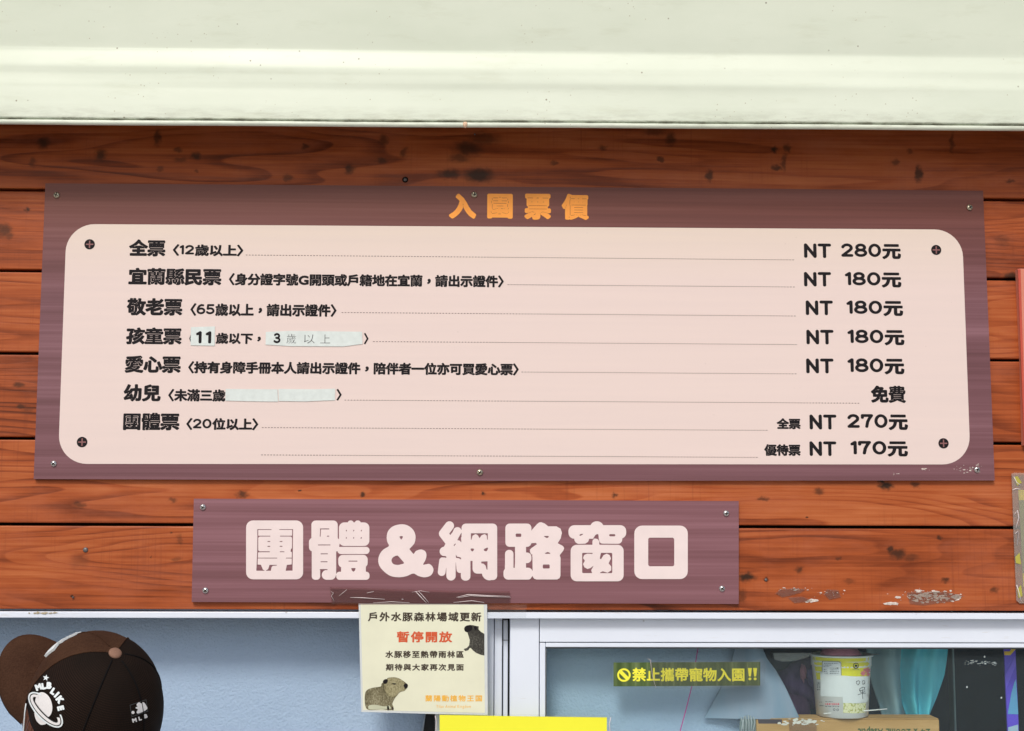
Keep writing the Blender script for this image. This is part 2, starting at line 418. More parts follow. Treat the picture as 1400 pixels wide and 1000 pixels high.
#MATERIALS
def wood_material():
    t = NT('stained_pine', 0.5, spec=0.24)
    co = t.coord(); pid = t.attr('plank'); tone = t.attr('tone')
    off = t.n.new('ShaderNodeCombineXYZ'); t.set(off.inputs[0], t.math('MULTIPLY', pid, 7.3)); t.set(off.inputs[2], t.math('MULTIPLY', pid, 3.1))
    p = t.vmath('ADD', co, off.outputs[0])
    # grain: stretched along the board
    warp = t.noise(t.vmath('MULTIPLY', p, (1.6, 1, 7)), 1.0, 3)
    sx = t.n.new('ShaderNodeSeparateXYZ'); t.set(sx.inputs[0], p)
    ctr = t.noise(t.vmath('MULTIPLY', p, (.85, 1, 8.5)), 1.0, 2, .45, .25)
    fr = t.math('FRACT', t.math('ADD', t.math('MULTIPLY', ctr, 19), t.math('MULTIPLY', warp, 2.5)))
    late = t.math('MULTIPLY', t.rng(fr, .45, .93, 0, 1, True), t.rng(fr, .94, 1.0, 1, 0))
    rings = t.math('MULTIPLY', late, -1.0)
    fine = t.noise(t.vmath('MULTIPLY', p, (4, 1, 260)), 1.0, 5, .6)
    streak = t.noise(t.vmath('MULTIPLY', p, (2.6, 1, 60)), 1.0, 6, .68, .5)
    blotch = t.noise(t.vmath('MULTIPLY', p, (3.0, 1, 9)), 1.0, 4, .6)
    v = t.math('ADD', t.math('MULTIPLY', rings, t.rng(t.noise(t.vmath('MULTIPLY', p, (2, 1, 9)), 1.0, 2), .4, .6, .07, .21)), t.math('MULTIPLY', fine, 0.42))
    v = t.math('ADD', v, t.math('MULTIPLY', streak, 0.42))
    v = t.math('ADD', v, t.math('MULTIPLY', t.math('SUBTRACT', blotch, 0.5), 0.62))
    v = t.math('ADD', t.math('ADD', v, .068), tone)
    base = t.ramp(v, [(0.10, (.050, .009, .002)), (0.32, (.190, .036, .008)), (0.5, (.355, .076, .018)), (0.66, (.45, .122, .036)), (0.9, (.62, .22, .10))])
    # cross-grain saw marks, only in patches
    saw = t.noise(t.vmath('MULTIPLY', p, (230, 1, 6)), 1.0, 2)
    sawm = t.rng(t.noise(t.vmath('MULTIPLY', p, (3, 1, 6)), 1.3, 2), .45, .65)
    base = t.mix(t.math('MULTIPLY', t.rng(saw, .55, .75), t.math('MULTIPLY', sawm, .35)), base, (.16, .030, .010))
    # weathered, pale scuffs
    scf = t.math('MULTIPLY', t.rng(t.noise(t.vmath('MULTIPLY', p, (5, 1, 14)), 1.0, 5, .7), .48, .72), .28)
    base = t.mix(scf, base, (.47, .150, .085))
    # knots
    dis = t.n.new('ShaderNodeTexNoise'); t.set(dis.inputs['Vector'], t.vmath('MULTIPLY', co, (95, 1, 120))); dis.inputs['Scale'].default_value = 1; dis.inputs['Detail'].default_value = 5
    dv = t.vmath('MULTIPLY', t.vmath('SUBTRACT', dis.outputs['Color'], (.5, .5, .5)), (.017, 0, .013))
    pk = t.vmath('MULTIPLY', t.vmath('ADD', co, dv), (1, 0, 1))
    acc = None
    K = [(60, 196, 9, 10, .8), (138, 213, 9, 10, .8), (45, 222, 6, 8, .5), (215, 188, 6, 14, .7), (243, 205, 6, 5, .6), (268, 214, 8, 6, .8), (245, 219, 10, 4, .5), (219, 231, 5, 5, .5), (268, 235, 4, 3, .5),
         (417, 201, 6, 5, .7), (478, 232, 9, 7, .8), (525, 192, 7, 9, .6), (522, 220, 8, 5, .7), (552, 209, 6, 9, .6), (394, 244, 8, 6, .6), (640, 203, 22, 13, .8), (628, 216, 16, 8, .6), (655, 240, 24, 12, .95), (615, 238, 18, 8, .85), (660, 190, 26, 12, .6),
         (824, 203, 7, 4, .6), (903, 218, 6, 4, .7), (917, 190, 8, 12, .7), (895, 180, 20, 7, .5), (970, 240, 6, 10, .8), (1059, 205, 5, 6, .95), (1076, 203, 6, 7, .7), (1062, 230, 8, 5, .8), (1072, 222, 4, 14, .6), (758, 223, 7, 3, .6), (1225, 222, 5, 6, .6), (1256, 238, 6, 13, .85), (1302, 195, 4, 16, .6), (1244, 208, 5, 5, .5), (1381, 248, 8, 3, .7),
         (37, 287, 4, 3, .9), (5, 315, 12, 11, .75), (12, 322, 7, 6, .6), (1384, 379, 14, 8, .95), (1371, 330, 12, 9, .35), (25, 526, 8, 4, .75), (29, 555, 7, 4, .75), (38, 561, 10, 6, .35),
         (109, 691, 9, 5, .6), (237, 684, 7, 4, .6), (330, 677, 9, 5, .8), (409, 671, 3, 2, .9), (234, 727, 3, 2, .7), (206, 762, 2, 2, .7), (100, 817, 3, 2, .95), (241, 765, 7, 4, .4), (246, 738, 5, 9, .4), (109, 766, 14, 12, .3),
         (496, 676, 5, 3.5, .9), (660, 675, 4, 3, .9), (840, 677, 5, 4, .8), (1120, 672, 8, 5, .7), (1211, 664, 11, 7, 1), (1205, 658, 6, 5, 1), (1252, 663, 8, 5, .75), (1043, 683, 9, 3, .7), (1103, 707, 3, 2, .9),
         (1228, 757, 13, 8, .85), (1217, 752, 5, 6, .9), (1245, 762, 12, 6, .5), (1092, 779, 7, 6, .75), (1021, 789, 13, 7, 1), (1047, 793, 4, 3, .9), (1146, 764, 4, 3, .6), (1284, 735, 4, 4, .8), (1292, 794, 6, 5, .8), (1359, 807, 7, 5, .7), (1393, 763, 7, 6, .9), (1160, 795, 9, 3, .4), (1014, 815, 6, 10, .5)]
    for kx, ky, rx, ry, dk in K:
        c = at(kx, ky, 0)
        q = t.vmath('MULTIPLY', t.vmath('SUBTRACT', pk, (c.x, 0, c.z)), (1000/rx/1.24, 0, 1000/ry/1.24))
        e = t.rng(t.vmath('LENGTH', q), 0.30, 1.30, dk, 0.0, True)
        acc = e if acc is None else t.math('MAXIMUM', acc, e)
    base = t.mix(acc, base, (.034, .013, .005))
    t.color(base)
    t.set(t.b.inputs['Roughness'], t.rng(fine, .3, .7, .34, .58))
    t.bump(t.math('ADD', t.math('MULTIPLY', fine, .7), t.math('MULTIPLY', rings, .3)), .22, .0015)
    return t.m

def print_wood(name, z0, z1, g=1.0):
    t = NT(name, 0.42, spec=0.3)
    def k_(c): return tuple(x*g for x in c)
    p = t.coord()
    a = t.noise(t.vmath('MULTIPLY', p, (0.5, 1, 34)), 1.0, 3, .6)
    b = t.noise(t.vmath('MULTIPLY', p, (1.0, 1, 190)), 1.0, 4, .65, .3)
    v = t.math('ADD', t.math('MULTIPLY', a, .65), t.math('MULTIPLY', b, .35))
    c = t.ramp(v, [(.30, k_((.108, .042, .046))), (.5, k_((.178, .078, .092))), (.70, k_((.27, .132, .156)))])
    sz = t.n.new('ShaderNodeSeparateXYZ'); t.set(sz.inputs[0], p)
    c2 = t.ramp(v, [(.30, (.100, .030, .022)), (.5, (.155, .050, .038)), (.7, (.20, .075, .060))])      # browner ramp, mixed in toward the top
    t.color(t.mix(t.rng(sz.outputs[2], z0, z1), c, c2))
    return t.m

def panel_print():
    t = NT('printed_pink_panel', 0.45, spec=0.3)
    p = t.coord(); sz = t.n.new('ShaderNodeSeparateXYZ'); t.set(sz.inputs[0], p)
    n = t.noise(t.vmath('MULTIPLY', p, (2, 1, 90)), 1.0, 3)
    base = t.mix(t.rng(sz.outputs[2], .33, .50), (.76, .625, .585), (.75, .635, .52))     # pink below, creamier toward the top
    base = t.mix(t.math('MULTIPLY', t.rng(n, .3, .7), .22), base, (.66, .55, .53))
    spk = t.rng(t.noise(p, 260, 2), .76, .80)
    base = t.mix(t.math('MULTIPLY', spk, .35), base, (.30, .22, .20))
    t.color(base); return t.m

M = {}
M['wood'] = wood_material()
M['gap'] = simple('dark_backing', (.012, .009, .007), .9, .1)
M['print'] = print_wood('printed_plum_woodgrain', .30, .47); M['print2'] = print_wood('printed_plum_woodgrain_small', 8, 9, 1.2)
M['panel'] = panel_print()
M['core'] = simple('pvc_edge', (.46, .40, .40), .5)
M['ink'] = simple('black_ink', (.011, .009, .011), .6, .15)
M['line'] = simple('grey_ink', (.20, .15, .14), .5, .3)
M['orange'] = simple('orange_ink', (.90, .34, .055), .5, .3)
M['pinkink'] = simple('pale_pink_vinyl', (.80, .68, .67), .4, .35, .03)
M['plum'] = simple('plum_ink', (.25, .11, .11), .5, .3)
M['paper'] = simple('pale_paper', (.66, .72, .70), .6, .3, .06, 90)
M['pen'] = simple('pen_ink', (.05, .05, .06), .5, .3)
M['screw'] = simple('zinc_screw', (.62, .56, .42), .32, .5, .15, 900, 0.9)
M['steel'] = simple('bright_screw', (.70, .68, .66), .3, .5, .15, 900, 0.9)
M['recess'] = simple('screw_recess', (.02, .016, .012), .7, .2)
M['nail'] = simple('weathered_nail', (.16, .15, .15), .5, .5, .2, 900, .6)

def awning_material():
    t = NT('cream_green_sheet_metal', 0.42, spec=0.4)
    p = t.coord()
    big = t.noise(t.vmath('MULTIPLY', p, (3, 3, 7)), 1.2, 5, .6)
    c = t.mix(t.rng(big, .3, .7), (.685, .745, .62), (.755, .81, .69))
    stain = t.rng(t.noise(t.vmath('MULTIPLY', p, (9, 9, 40)), 1.0, 5, .65), .56, .75)
    c = t.mix(t.math('MULTIPLY', stain, .35), c, (.55, .58, .44))
    vo = t.voro(p, 34); dot = t.rng(vo.outputs['Distance'], .03, .065, 1, 0)
    pick = t.rng(t.noise(p, 23, 1), .50, .56)
    c = t.mix(t.math('MULTIPLY', dot, t.math('MULTIPLY', pick, .8)), c, (.16, .12, .06))
    vo2 = t.voro(p, 90); dot2 = t.rng(vo2.outputs['Distance'], .05, .12, 1, 0)
    c = t.mix(t.math('MULTIPLY', dot2, t.math('MULTIPLY', t.rng(t.noise(p, 11, 2), .52, .62), .55)), c, (.26, .18, .07))
    # grime collecting in the hem groove
    g = t.attr('grime')
    gn = t.rng(t.noise(t.vmath('MULTIPLY', p, (28, 3, 130)), 1.0, 5, .7), .42, .62)
    c = t.mix(t.math('MULTIPLY', g, gn), c, (.14, .12, .07))
    t.color(c); t.bump(big, .12, .002)
    return t.m
M['awning'] = awning_material()

def stucco_material():
    t = NT('blue_grey_stucco', 0.7, spec=0.3)
    p = t.coord()
    n1 = t.noise(p, 230, 3, .55); n2 = t.noise(p, 90, 2)
    big = t.noise(p, 3.5, 3)
    t.color(t.mix(t.rng(big, .3, .7), (.35, .47, .63), (.41, .54, .71)))
    vo = t.voro(p, 16); pit = t.rng(vo.outputs['Distance'], .04, .10, 1, 0)
    t.bump(t.math('ADD', t.math('MULTIPLY', n1, .7), t.math('MULTIPLY', n2, .5)), .65, .005)
    return t.m
M['stucco'] = stucco_material()

def alu_material():
    t = NT('white_powder_coat', 0.34, spec=0.45)
    p = t.coord()
    n = t.noise(t.vmath('MULTIPLY', p, (4, 4, 4)), 1.5, 4)
    c = t.mix(t.rng(n, .3, .7), (.69, .745, .85), (.75, .81, .91))
    vo = t.voro(p, 22); dot = t.rng(vo.outputs['Distance'], .03, .06, 1, 0)
    c = t.mix(t.math('MULTIPLY', dot, t.math('MULTIPLY', t.rng(t.noise(p, 17, 1), .5, .6), .7)), c, (.22, .20, .18))
    sc = t.rng(t.noise(t.vmath('MULTIPLY', p, (22, 1, 170)), 1.0, 3, .6), .66, .72)
    c = t.mix(t.math('MULTIPLY', sc, .25), c, (.50, .45, .40))
    t.color(c); return t.m
M['alu'] = alu_material()
M['gasket'] = simple('grey_gasket', (.10, .11, .12), .6, .3)
M['seam'] = simple('grey_joint', (.28, .30, .33), .6, .3)
M['glass'] = film('window_glass', (.955, .99, .99), .009, .02, .02, (.7, .85, .9))  # slight milky diffuse stands in for hazy reflection on the pane
M['navy'] = simple('dark_navy_paint', (.03, .065, .15), .6, .3, .5, 3)
M['darkroom'] = simple('dark_interior', (.05, .05, .055), .8, .2)
M['tape'] = film('clear_tape', (.84, .68, .68), .05, .22, .01)
M['tapeclear'] = film('clear_tape_edge', (.96, .97, .97), .035, .15, .03)
M['wrinkle'] = simple('tape_wrinkle', (.72, .62, .62), .35, .5)
M['flake'] = simple('old_tape_residue', (.64, .56, .51), .5, .4, .3, 300)

# ================================================================= setting
def structure(name, mb, mat):
    o = mb.build(name, mat); o['kind'] = 'structure'; return o
t = NT('concrete_paving', .8, spec=.2)
n = t.noise(t.coord(), 1.5, 6)
t.color(t.mix(t.rng(n, .3, .7), (.36, .34, .31), (.46, .44, .40)))
g = MB(); g.quad((-150, -150, 0), (150, -150, 0), (150, 150, 0), (-150, 150, 0)); structure('ground', g, t.m)

#BOOTH
GAPZ = [259.3, 370, 483, 599.3, 716.8, 835.0]          # plank joints at the photo's left edge
def zline(pyl, Y=0.0): return at(0, pyl, Y).z
booth = thing('ticket_booth', 'ticket booth with stained wooden planks, pale metal awning and white framed window', 'building', (0, .3, 0))
XL, XR = -1.5, 1.6
zs = [zline(y) for y in GAPZ]
zs = [zs[0]+.142] + zs
zs = [zs[0]+.142] + zs
mb = MB(); pl_attr = []; tn_attr = []
tones = [-.18, -.16, -.02, -.02, -.03, .0, .06]
tn = {0: .0, 1: .03, 2: .0, 3: .06, 4: -.02, 5: .06, 6: .01}
for k in range(len(zs)-1):
    before = len(mb.v)
    z1, z0 = zs[k]-.0025, zs[k+1]+.0025
    mb.box(XL, XR, 0.0, 0.022, z0, z1, 0, .0022)
    pl_attr += [float(k)*1.37+.5]*(len(mb.v)-before); tn_attr += [tn.get(k, 0.0)]*(len(mb.v)-before)
clad = mb.build('plank_cladding', M['wood'], booth)
for nm, vals in (('plank', pl_attr), ('tone', tn_attr)):
    a = clad.data.attributes.new(nm, 'FLOAT', 'POINT'); a.data.foreach_set('value', vals)
zb = zs[-1]
mb = MB(); mb.box(XL, XR, .024, .05, zb+.004, zs[0]+.1); mb.build('backing_board', M['gap'], booth)
# the low wall under the window and the side walls
zsill = 1.12
mb = MB(); mb.box(XL, XR, .0, .10, 0.0, zsill); mb.build('lower_wall', M['stucco'], booth)
mb = MB(); mb.box(XL, XR, -.03, .34, zsill+.001, zsill+.03, 0, .003); mb.build('counter', M['alu'], booth)
# unseen cover, added to block overhead light between awning and planks
mb = MB(); mb.box(XL, XR, -.2, 2.4, zs[0]+.11, zs[0]+.16); mb.build('unseen_roof', M['awning'], booth)
# white head track right under the planks
zt0, zt1 = at(700, 845.2, -.004).z, zb-.001
mb = MB(); mb.box(XL, XR, -.006, .03, at(0, 844.8, -.006).z, zb-.0012, 0, .001); mb.build('head_track', M['alu'], booth)
zh1 = at(0, 844.8, -.006).z

# awning
prof = [(170.0, -.118), (168.2, -.1205), (164.2, -.1215), (163.4, -.1150), (162.2, -.1150), (161.4, -.120), (159, -.1205), (140, -.1205), (126, -.1208), (119, -.1211), (114, -.1217), (110, -.1220), (105, -.1219),
        (99, -.1217), (94, -.1219), (88, -.1218), (78, -.1200), (70, -.1184), (66, -.1182), (61, -.1190), (40, -.1240), (0, -.1325), (-60, -.146), (-130, -.162)]
gr = {0: .1, 1: .1, 2: .3, 3: 1, 4: 1, 5: .7, 6: .22, 7: .0}
prof = prof[:7]+[tuple(q) for q in (lambda A: [A[i]*(1-t)**2*1.0+0 if False else (0.5*((2*A[i])+(-A[max(i-1,0)]+A[min(i+1,len(A)-1)])*t+(2*A[max(i-1,0)]-5*A[i]+4*A[min(i+1,len(A)-1)]-A[min(i+2,len(A)-1)])*t*t+(-A[max(i-1,0)]+3*A[i]-3*A[min(i+1,len(A)-1)]+A[min(i+2,len(A)-1)])*t**3)) for i in range(len(A)-1) for t in (0, .25, .5, .75)]+[A[-1]])(np.array(prof[7:]))]
mb = MB(); NX = 60; vs = []; fs = []; grime = []
dzr = at(1400, 176.4, -.12).z-at(1400, 168.2, -.12).z
slope = (at(1400, 176.4, -.12).z-at(0, 168.2, -.12).z)/(at(1400, 176.4, -.12).x-at(0, 168.2, -.12).x)
xl0 = at(0, 168.2, -.12).x
for i in range(NX+1):
    x = -1.5+3.1*i/NX
    wob = .0006*sin(x*5.1)+.0004*sin(x*13+1)
    for k, (py, y) in enumerate(prof):
        z = at(0, py, y).z + slope*(x-xl0)+wob*(0.6 if k < 8 else 1)
        vs.append((x, y+.0010*sin(x*3.3+k*.15), z)); grime.append(gr.get(k, 0.0))
n = len(prof)
for i in range(NX):
    for k in range(n-1): fs.append((i*n+k, (i+1)*n+k, (i+1)*n+k+1, i*n+k+1))
mb.add(vs, fs, 0, True)
# back side of the sheet, 3 mm behind, and its rim
b = len(mb.v); mb.v += [(x, y+.003, z) for x, y, z in vs]; grime += [0.0]*len(vs)
for i in range(NX):
    for k in range(n-1):
        mb.f.append([b+i*n+k, b+i*n+k+1, b+(i+1)*n+k+1, b+(i+1)*n+k]); mb.mi.append(0); mb.sm.append(False)
    mb.f.append([i*n, b+i*n, b+(i+1)*n, (i+1)*n]); mb.mi.append(0); mb.sm.append(False)
aw = mb.build('awning', M['awning'], booth)
a = aw.data.attributes.new('grime', 'FLOAT', 'POINT'); a.data.foreach_set('value', grime)
mb = MB(); c = at(636, 171.5, -.12)
mb.lathe(c+Vector((0, 0, .003)), [(.0005, -.0075), (.0022, -.0065), (.0038, -.003), (.004, 0), (.003, .002)], 12)
mb.build('foam_drip', simple('foam', (.75, .52, .36), .7), aw)

# nail heads in the planks
for px, py, r in ((117, 752, .0042), (554, 246, .0030), (100, 817, .0016), (1047, 793, .0025), (649, 184, .0014)):
    mb = MB(); c = at(px, py, 0); mb.lathe(c+Vector((0, .002, 0)), [(r, 0), (r, .0032), (r*.7, .0042), (.0001, .0045)], 14, (0, -1, 0)); mb.build('nail', M['nail'], booth)
mb = MB(); c = at(554, 246, 0); mb.lathe(c, [(.0052, .0002), (.0052, .0004), (.0031, .0006)], 18, (0, -1, 0)); mb.build('nail_hole', M['gap'], booth)

# flakes of old tape on the lowest plank
def flakes(name, cx, cy, wx, wy, n, smin, smax, parent, Y, mat):
    mb = MB()
    for k in range(n):
        x = cx+RNG.normal(0, .36)*wx; y = cy+RNG.normal(0, .36)*wy
        s_ = smin+(smax-smin)*RNG.random()**2.2; m = RNG.integers(5, 9); ph = RNG.random()*6
        el = 1+RNG.random()*2.2
        poly = [(x+s_*el*(.6+.6*RNG.random())*cos(ph+2*pi*j/m), y+s_*(.5+.6*RNG.random())*sin(ph+2*pi*j/m)) for j in range(m)]
        mb.prism(pxpoly(poly, Y), Y-.0004-.0004*RNG.random(), Y)
    return mb.build(name, mat, parent)
flakes('tape_residue', 1268, 815, 44, 13, 130, .35, 1.9, booth, -.0002, M['flake'])
flakes('tape_residue', 1300, 817, 22, 6, 26, .4, 2.2, booth, -.0002, M['flake'])
flakes('tape_residue', 1222, 826, 9, 2, 8, .8, 2.6, booth, -.0002, M['flake'])
flakes('tape_residue', 1083, 806, 34, 4, 20, .3, 1.4, booth, -.0002, M['flake'])
flakes('tape_residue', 1110, 822, 10, 2, 8, 1, 3.0, booth, -.0002, M['flake'])
flakes('tape_residue', 1133, 812, 26, 8, 20, .3, 1.3, booth, -.0002, M['flake'])
def thinfilm(parent, name, pts, Y, mat):
    return flat(parent, name, pxpoly(pts, Y), Y, mat)
M['resfilm'] = film('tape_film', (.92, .88, .85), .05, .3, .05, (.75, .68, .62))
thinfilm(booth, 'tape_film', [(1060, 812), (1066, 806), (1090, 804), (1102, 806), (1094, 811), (1070, 817)], -.0011, M['resfilm'])
thinfilm(booth, 'tape_film', [(1077, 817), (1098, 816), (1112, 822), (1086, 825)], -.0011, M['resfilm'])
thinfilm(booth, 'tape_film', [(1130, 806), (1146, 807), (1150, 817), (1134, 820), (1127, 813)], -.0011, M['resfilm'])
thinfilm(booth, 'tape_film', [(1240, 810), (1292, 809), (1318, 815), (1304, 822), (1262, 828), (1244, 826)], -.0011, M['resfilm'])
flakes('tape_residue', 62, 838.5, 26, 1.2, 22, .6, 1.6, booth, -.0066, simple('old_glue', (.42, .36, .24), .7, .2, .2, 300))

#WINDOW
YF = .014                                               # face of the white window frame
win = None
def pbox(mb, x0, y0, x1, y1, Yf, Yb, bev=.0012, mi=0):
    a, b = at(x0, y1, Yf), at(x1, y0, Yf)
    mb.box(a.x, b.x, Yf, Yb, a.z, b.z, mi, bev)
zg = at(700, 886, YF).z; xg = at(746.5, 900, YF).x
za = at(1060, 879.0, YF).z; zb2 = at(1060, 885.6, YF).z
xs0, xs1, xs2 = at(697.3, 900, YF).x, at(737.4, 900, YF).x, at(745.8, 900, YF).x
mb = MB()
mb.box(xs0, xs1-.0006, YF, YF+.05, zsill+.031, zh1-.0012, 0, .001)           # stile
mb.box(xs1+.0006, XR, YF, YF+.05, za+.0006, zh1-.0012, 0, .001)              # head rail
mb.box(xs1+.0006, xs2, YF+.002, YF+.05, zsill+.031, za-.0006, 0, .0012)      # inner bead, upright
mb.box(xs2+.0004, XR, YF+.002, YF+.05, zb2, za-.0006, 0, .0012)              # inner bead, top
sash = mb.build('window_sash', M['alu'], booth)
mb = MB(); mb.box(xs2+.0005, xs2+.0022, YF+.006, YF+.03, zsill+.031, zb2-.0008); mb.box(xs2+.0024, XR, YF+.006, YF+.03, zb2-.0026, zb2-.0006)
mb.build('gasket', M['gasket'], sash)
YG = YF+.022
mb = MB(); mb.box(xs2+.0006, XR, YG, YG+.004, zsill+.031, zb2-.0005); mb.build('glass_pane', M['glass'], sash)
# jamb of the open half: stepped white extrusion, a dark slot beside the sash
mb = MB()
zj = zh1-.0015
def xa(px, Y): return at(px, 900, Y).x
mb.box(xa(596, .03), xa(675, .03), .030, .09, zsill+.031, zj, 0, .001)
mb.box(xa(675.6, .034)+.0006, xa(686.3, .034), .034, .09, zsill+.031, zj, 0, .001)
mb.box(xa(687.4, .044)+.0006, xa(694.3, .044), .044, .09, zsill+.031, zj-.004, 0, .001)
jamb = mb.build('window_jamb', M['alu'], booth)
mb = MB(); mb.box(xa(686, .05), xa(699, .05), .06, .10, zsill+.031, zj); mb.build('jamb_slot', M['gap'], jamb)
mb = MB(); p = at(688, 875.5, .043); mb.box(p.x, p.x+.008, .0425, .044, p.z-.0006, p.z+.0006); p = at(687.5, 880, .043); mb.box(p.x-.0005, p.x+.0005, .0425, .044, p.z-.004, p.z+.004)
mb.build('jamb_joint', M['seam'], jamb)
# inside the booth
YS = .10
xe = at(1040, 940, YS).x
mb = MB(); mb.box(XL, xe, YS, YS+.10, zsill+.031, 1.75); mb.build('stucco_partition', M['stucco'], booth)
mb = MB(); mb.box(XL, XR, 1.45, 1.50, 0.0, 1.75); mb.build('rear_wall', M['navy'], booth)
mb = MB(); mb.box(XL, XL+.04, .101, 1.449, 0.0, 1.75); mb.build('side_wall', M['darkroom'], booth)
mb = MB(); mb.box(XR-.04, XR, .101, 1.449, 0, 1.75); mb.build('side_wall', M['darkroom'], booth)
mb = MB(); mb.box(XL+.041, XR-.041, .052, 1.449, 1.68, 1.70); mb.build('ceiling_panel', M['darkroom'], booth)
mb = MB(); a, b = at(1301.5, 886, .5), at(1311, 1000, .5)
mb.box(a.x, b.x-.004, .5, .53, zsill-.1, 1.67, 0, .002); mb.build('interior_post', simple('teal_grey_post', (.22, .33, .36), .4), booth)

#SIGNS
def make_screw(r, head, name='screw'):
    mb = MB()
    mb.lathe((0, 0, 0), [(r*1.0, 0), (r*1.0, r*.25), (r*.82, r*.52), (r*.5, r*.70), (.00005, r*.76)], 18, (0, -1, 0), 0)
    h = r*.80; a = r*.60; b = r*.16
    for hx, hz in ((a, b), (b, a)):
        mb.box(-hx, hx, -h, -h+r*.5, -hz, hz, 1)
    me_o = mb.build(name, [head, M['recess']]); me = me_o.data; bpy.data.objects.remove(me_o); return me
def screws(parent, spots, me, Y):
    for px, py, rot in spots:
        o = bpy.data.objects.new('screw', me); COL.objects.link(o); o.parent = parent
        o.location = at(px, py, Y)-origin(parent); o.rotation_euler = (0, rot, 0)
def quadboard(name, corners, y0, y1, parent, mats, bev=.0011):
    pts = [at(x, y, y0) for x, y in corners]
    bm = bmesh.new()
    fr = [bm.verts.new((p.x, y0, p.z)) for p in pts]; bk = [bm.verts.new((p.x, y1, p.z)) for p in pts]
    f0 = bm.faces.new(fr); bm.faces.new(bk[::-1]); n = len(pts)
    for i in range(n): bm.faces.new((fr[i], bk[i], bk[(i+1) % n], fr[(i+1) % n]))
    bmesh.ops.recalc_face_normals(bm, faces=bm.faces)
    r = bmesh.ops.bevel(bm, geom=[e for e in bm.edges if all(v.co.y == y0 for v in e.verts)], offset=bev, segments=1, affect='EDGES')
    bm.faces.ensure_lookup_table()
    big = max((f for f in bm.faces if f.normal.y < -.9), key=lambda f: f.calc_area())
    mb = MB()
    bm.verts.index_update()
    b = len(mb.v); mb.v += [v.co[:] for v in bm.verts]
    for f in bm.faces: mb.f.append([v.index for v in f.verts]); mb.mi.append(0 if f is big else 1); mb.sm.append(False)
    bm.free()
    return mb.build(name, mats, parent)

YB = -.0085                       # face of the big board
c0 = at(703, 655, 0)
board = thing('price_board', 'wide plum price board with a pink rounded panel listing eight ticket prices', 'sign', (c0.x, 0, c0.z))
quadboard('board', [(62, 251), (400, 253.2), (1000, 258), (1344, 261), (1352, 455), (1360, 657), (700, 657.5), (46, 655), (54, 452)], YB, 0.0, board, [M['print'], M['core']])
a, b = at(81.5, 634.6, YB), at(1322, 309, YB)
YP = YB-.0004
def interp(p, q, t): return p+(q-p)*t
pc = [at(91, 306.5, YP), at(1315.3, 314.2, YP), at(1327, 635.3, YP), at(79.3, 634.5, YP)]
poly = []
R_ = .048
for k in range(4):
    P, A_, B_ = pc[k], pc[k-1], pc[(k+1) % 4]
    e1 = (A_-P).normalized(); e2 = (B_-P).normalized()
    for j in range(11):
        th = radians(90*j/10)
        q = P+e1*R_*(1-sin(th))+e2*R_*(1-cos(th)); poly.append((q.x, q.z))
flat(board, 'price_panel', poly, YP, M['panel'])
YT = YP-.0003
for ch, bx in zip('入園票價', ((613.8, 265, 651, 299), (666, 265, 701, 299), (717, 265, 753.3, 300.5), (768, 265.2, 805, 300.7))):
    lettering(board, 'heading_character', ch, bx, YB-.0004, M['orange'], .064, .013, 150)
W1, G1 = .052, .026
NAMES = [('全票', (176, 327.4, 225.8, 350.6)), ('宜蘭縣民票', (175.2, 366.2, 302.4, 389.7)), ('敬老票', (173, 407.6, 249, 431.4)), ('孩童票', (172, 447.7, 248, 471)),
         ('愛心票', (170.4, 486.3, 246.8, 510)), ('幼兒', (168.7, 525.4, 219.4, 549)), ('團體票', (168, 564.4, 245, 588.4))]
for s_, bx in NAMES: lettering(board, 'ticket_name', s_, bx, YT, M['ink'], W1, G1, 84)
W2 = .05
for s_, bx in (('〈12歲以上〉', (236, 334, 332.5, 350)), ('〈身分證字號G開頭或戶籍地在宜蘭，請出示證件〉', (312.6, 373.6, 688.8, 390.3)), ('〈65歲以上，請出示證件〉', (260, 414.6, 460, 432)),
               ('歲以下，', (294.8, 455, 356.5, 470.4)), ('〉', (497.6, 455.5, 503.7, 471)), ('〈', (258.6, 456, 262, 470)), ('〈持有身障手冊本人請出示證件，陪伴者一位亦可買愛心票〉', (257, 494, 709.3, 510.8)),
               ('〈未滿三歲', (229.7, 532, 307.9, 549)), ('〉', (460, 532, 467, 548)), ('〈20位以上〉', (254.4, 571.6, 353, 588))):
    lettering(board, 'ticket_condition', s_, bx, YT, M['ink'], W2, .024, 64, widen=1.15)
W3 = .050
for row in ([('NT', (1099.4, 333, 1136.6, 352.8)), ('280元', (1150.4, 333, 1232, 354))], [('NT', (1099.4, 372, 1136.6, 391.8)), ('180元', (1155.5, 372, 1232.6, 393))],
            [('NT', (1101.8, 411, 1139, 431)), ('180元', (1157.6, 411, 1235, 432))], [('NT', (1102.7, 451, 1140, 471)), ('180元', (1159, 450.8, 1236.8, 472))],
            [('NT', (1102.4, 490.3, 1140, 510.6)), ('180元', (1159, 490, 1236.8, 511.8))], [('免費', (1191, 527.4, 1238.6, 551))],
            [('全票', (1062, 572, 1094.6, 587)), ('NT', (1107, 567, 1143.8, 587.4)), ('270元', (1158.8, 566.3, 1241.6, 588))],
            [('優待票', (1045, 607.5, 1094.6, 623.5)), ('NT', (1107, 603.6, 1143.8, 623.6)), ('170元', (1163, 603, 1241.6, 624.3))]):
    for s_, bx in row: lettering(board, 'ticket_price', s_, bx, YT, M['ink'], W1 if s_ in ('免費', '全票', '優待票') else W3, .02, 84, widen=1.38)
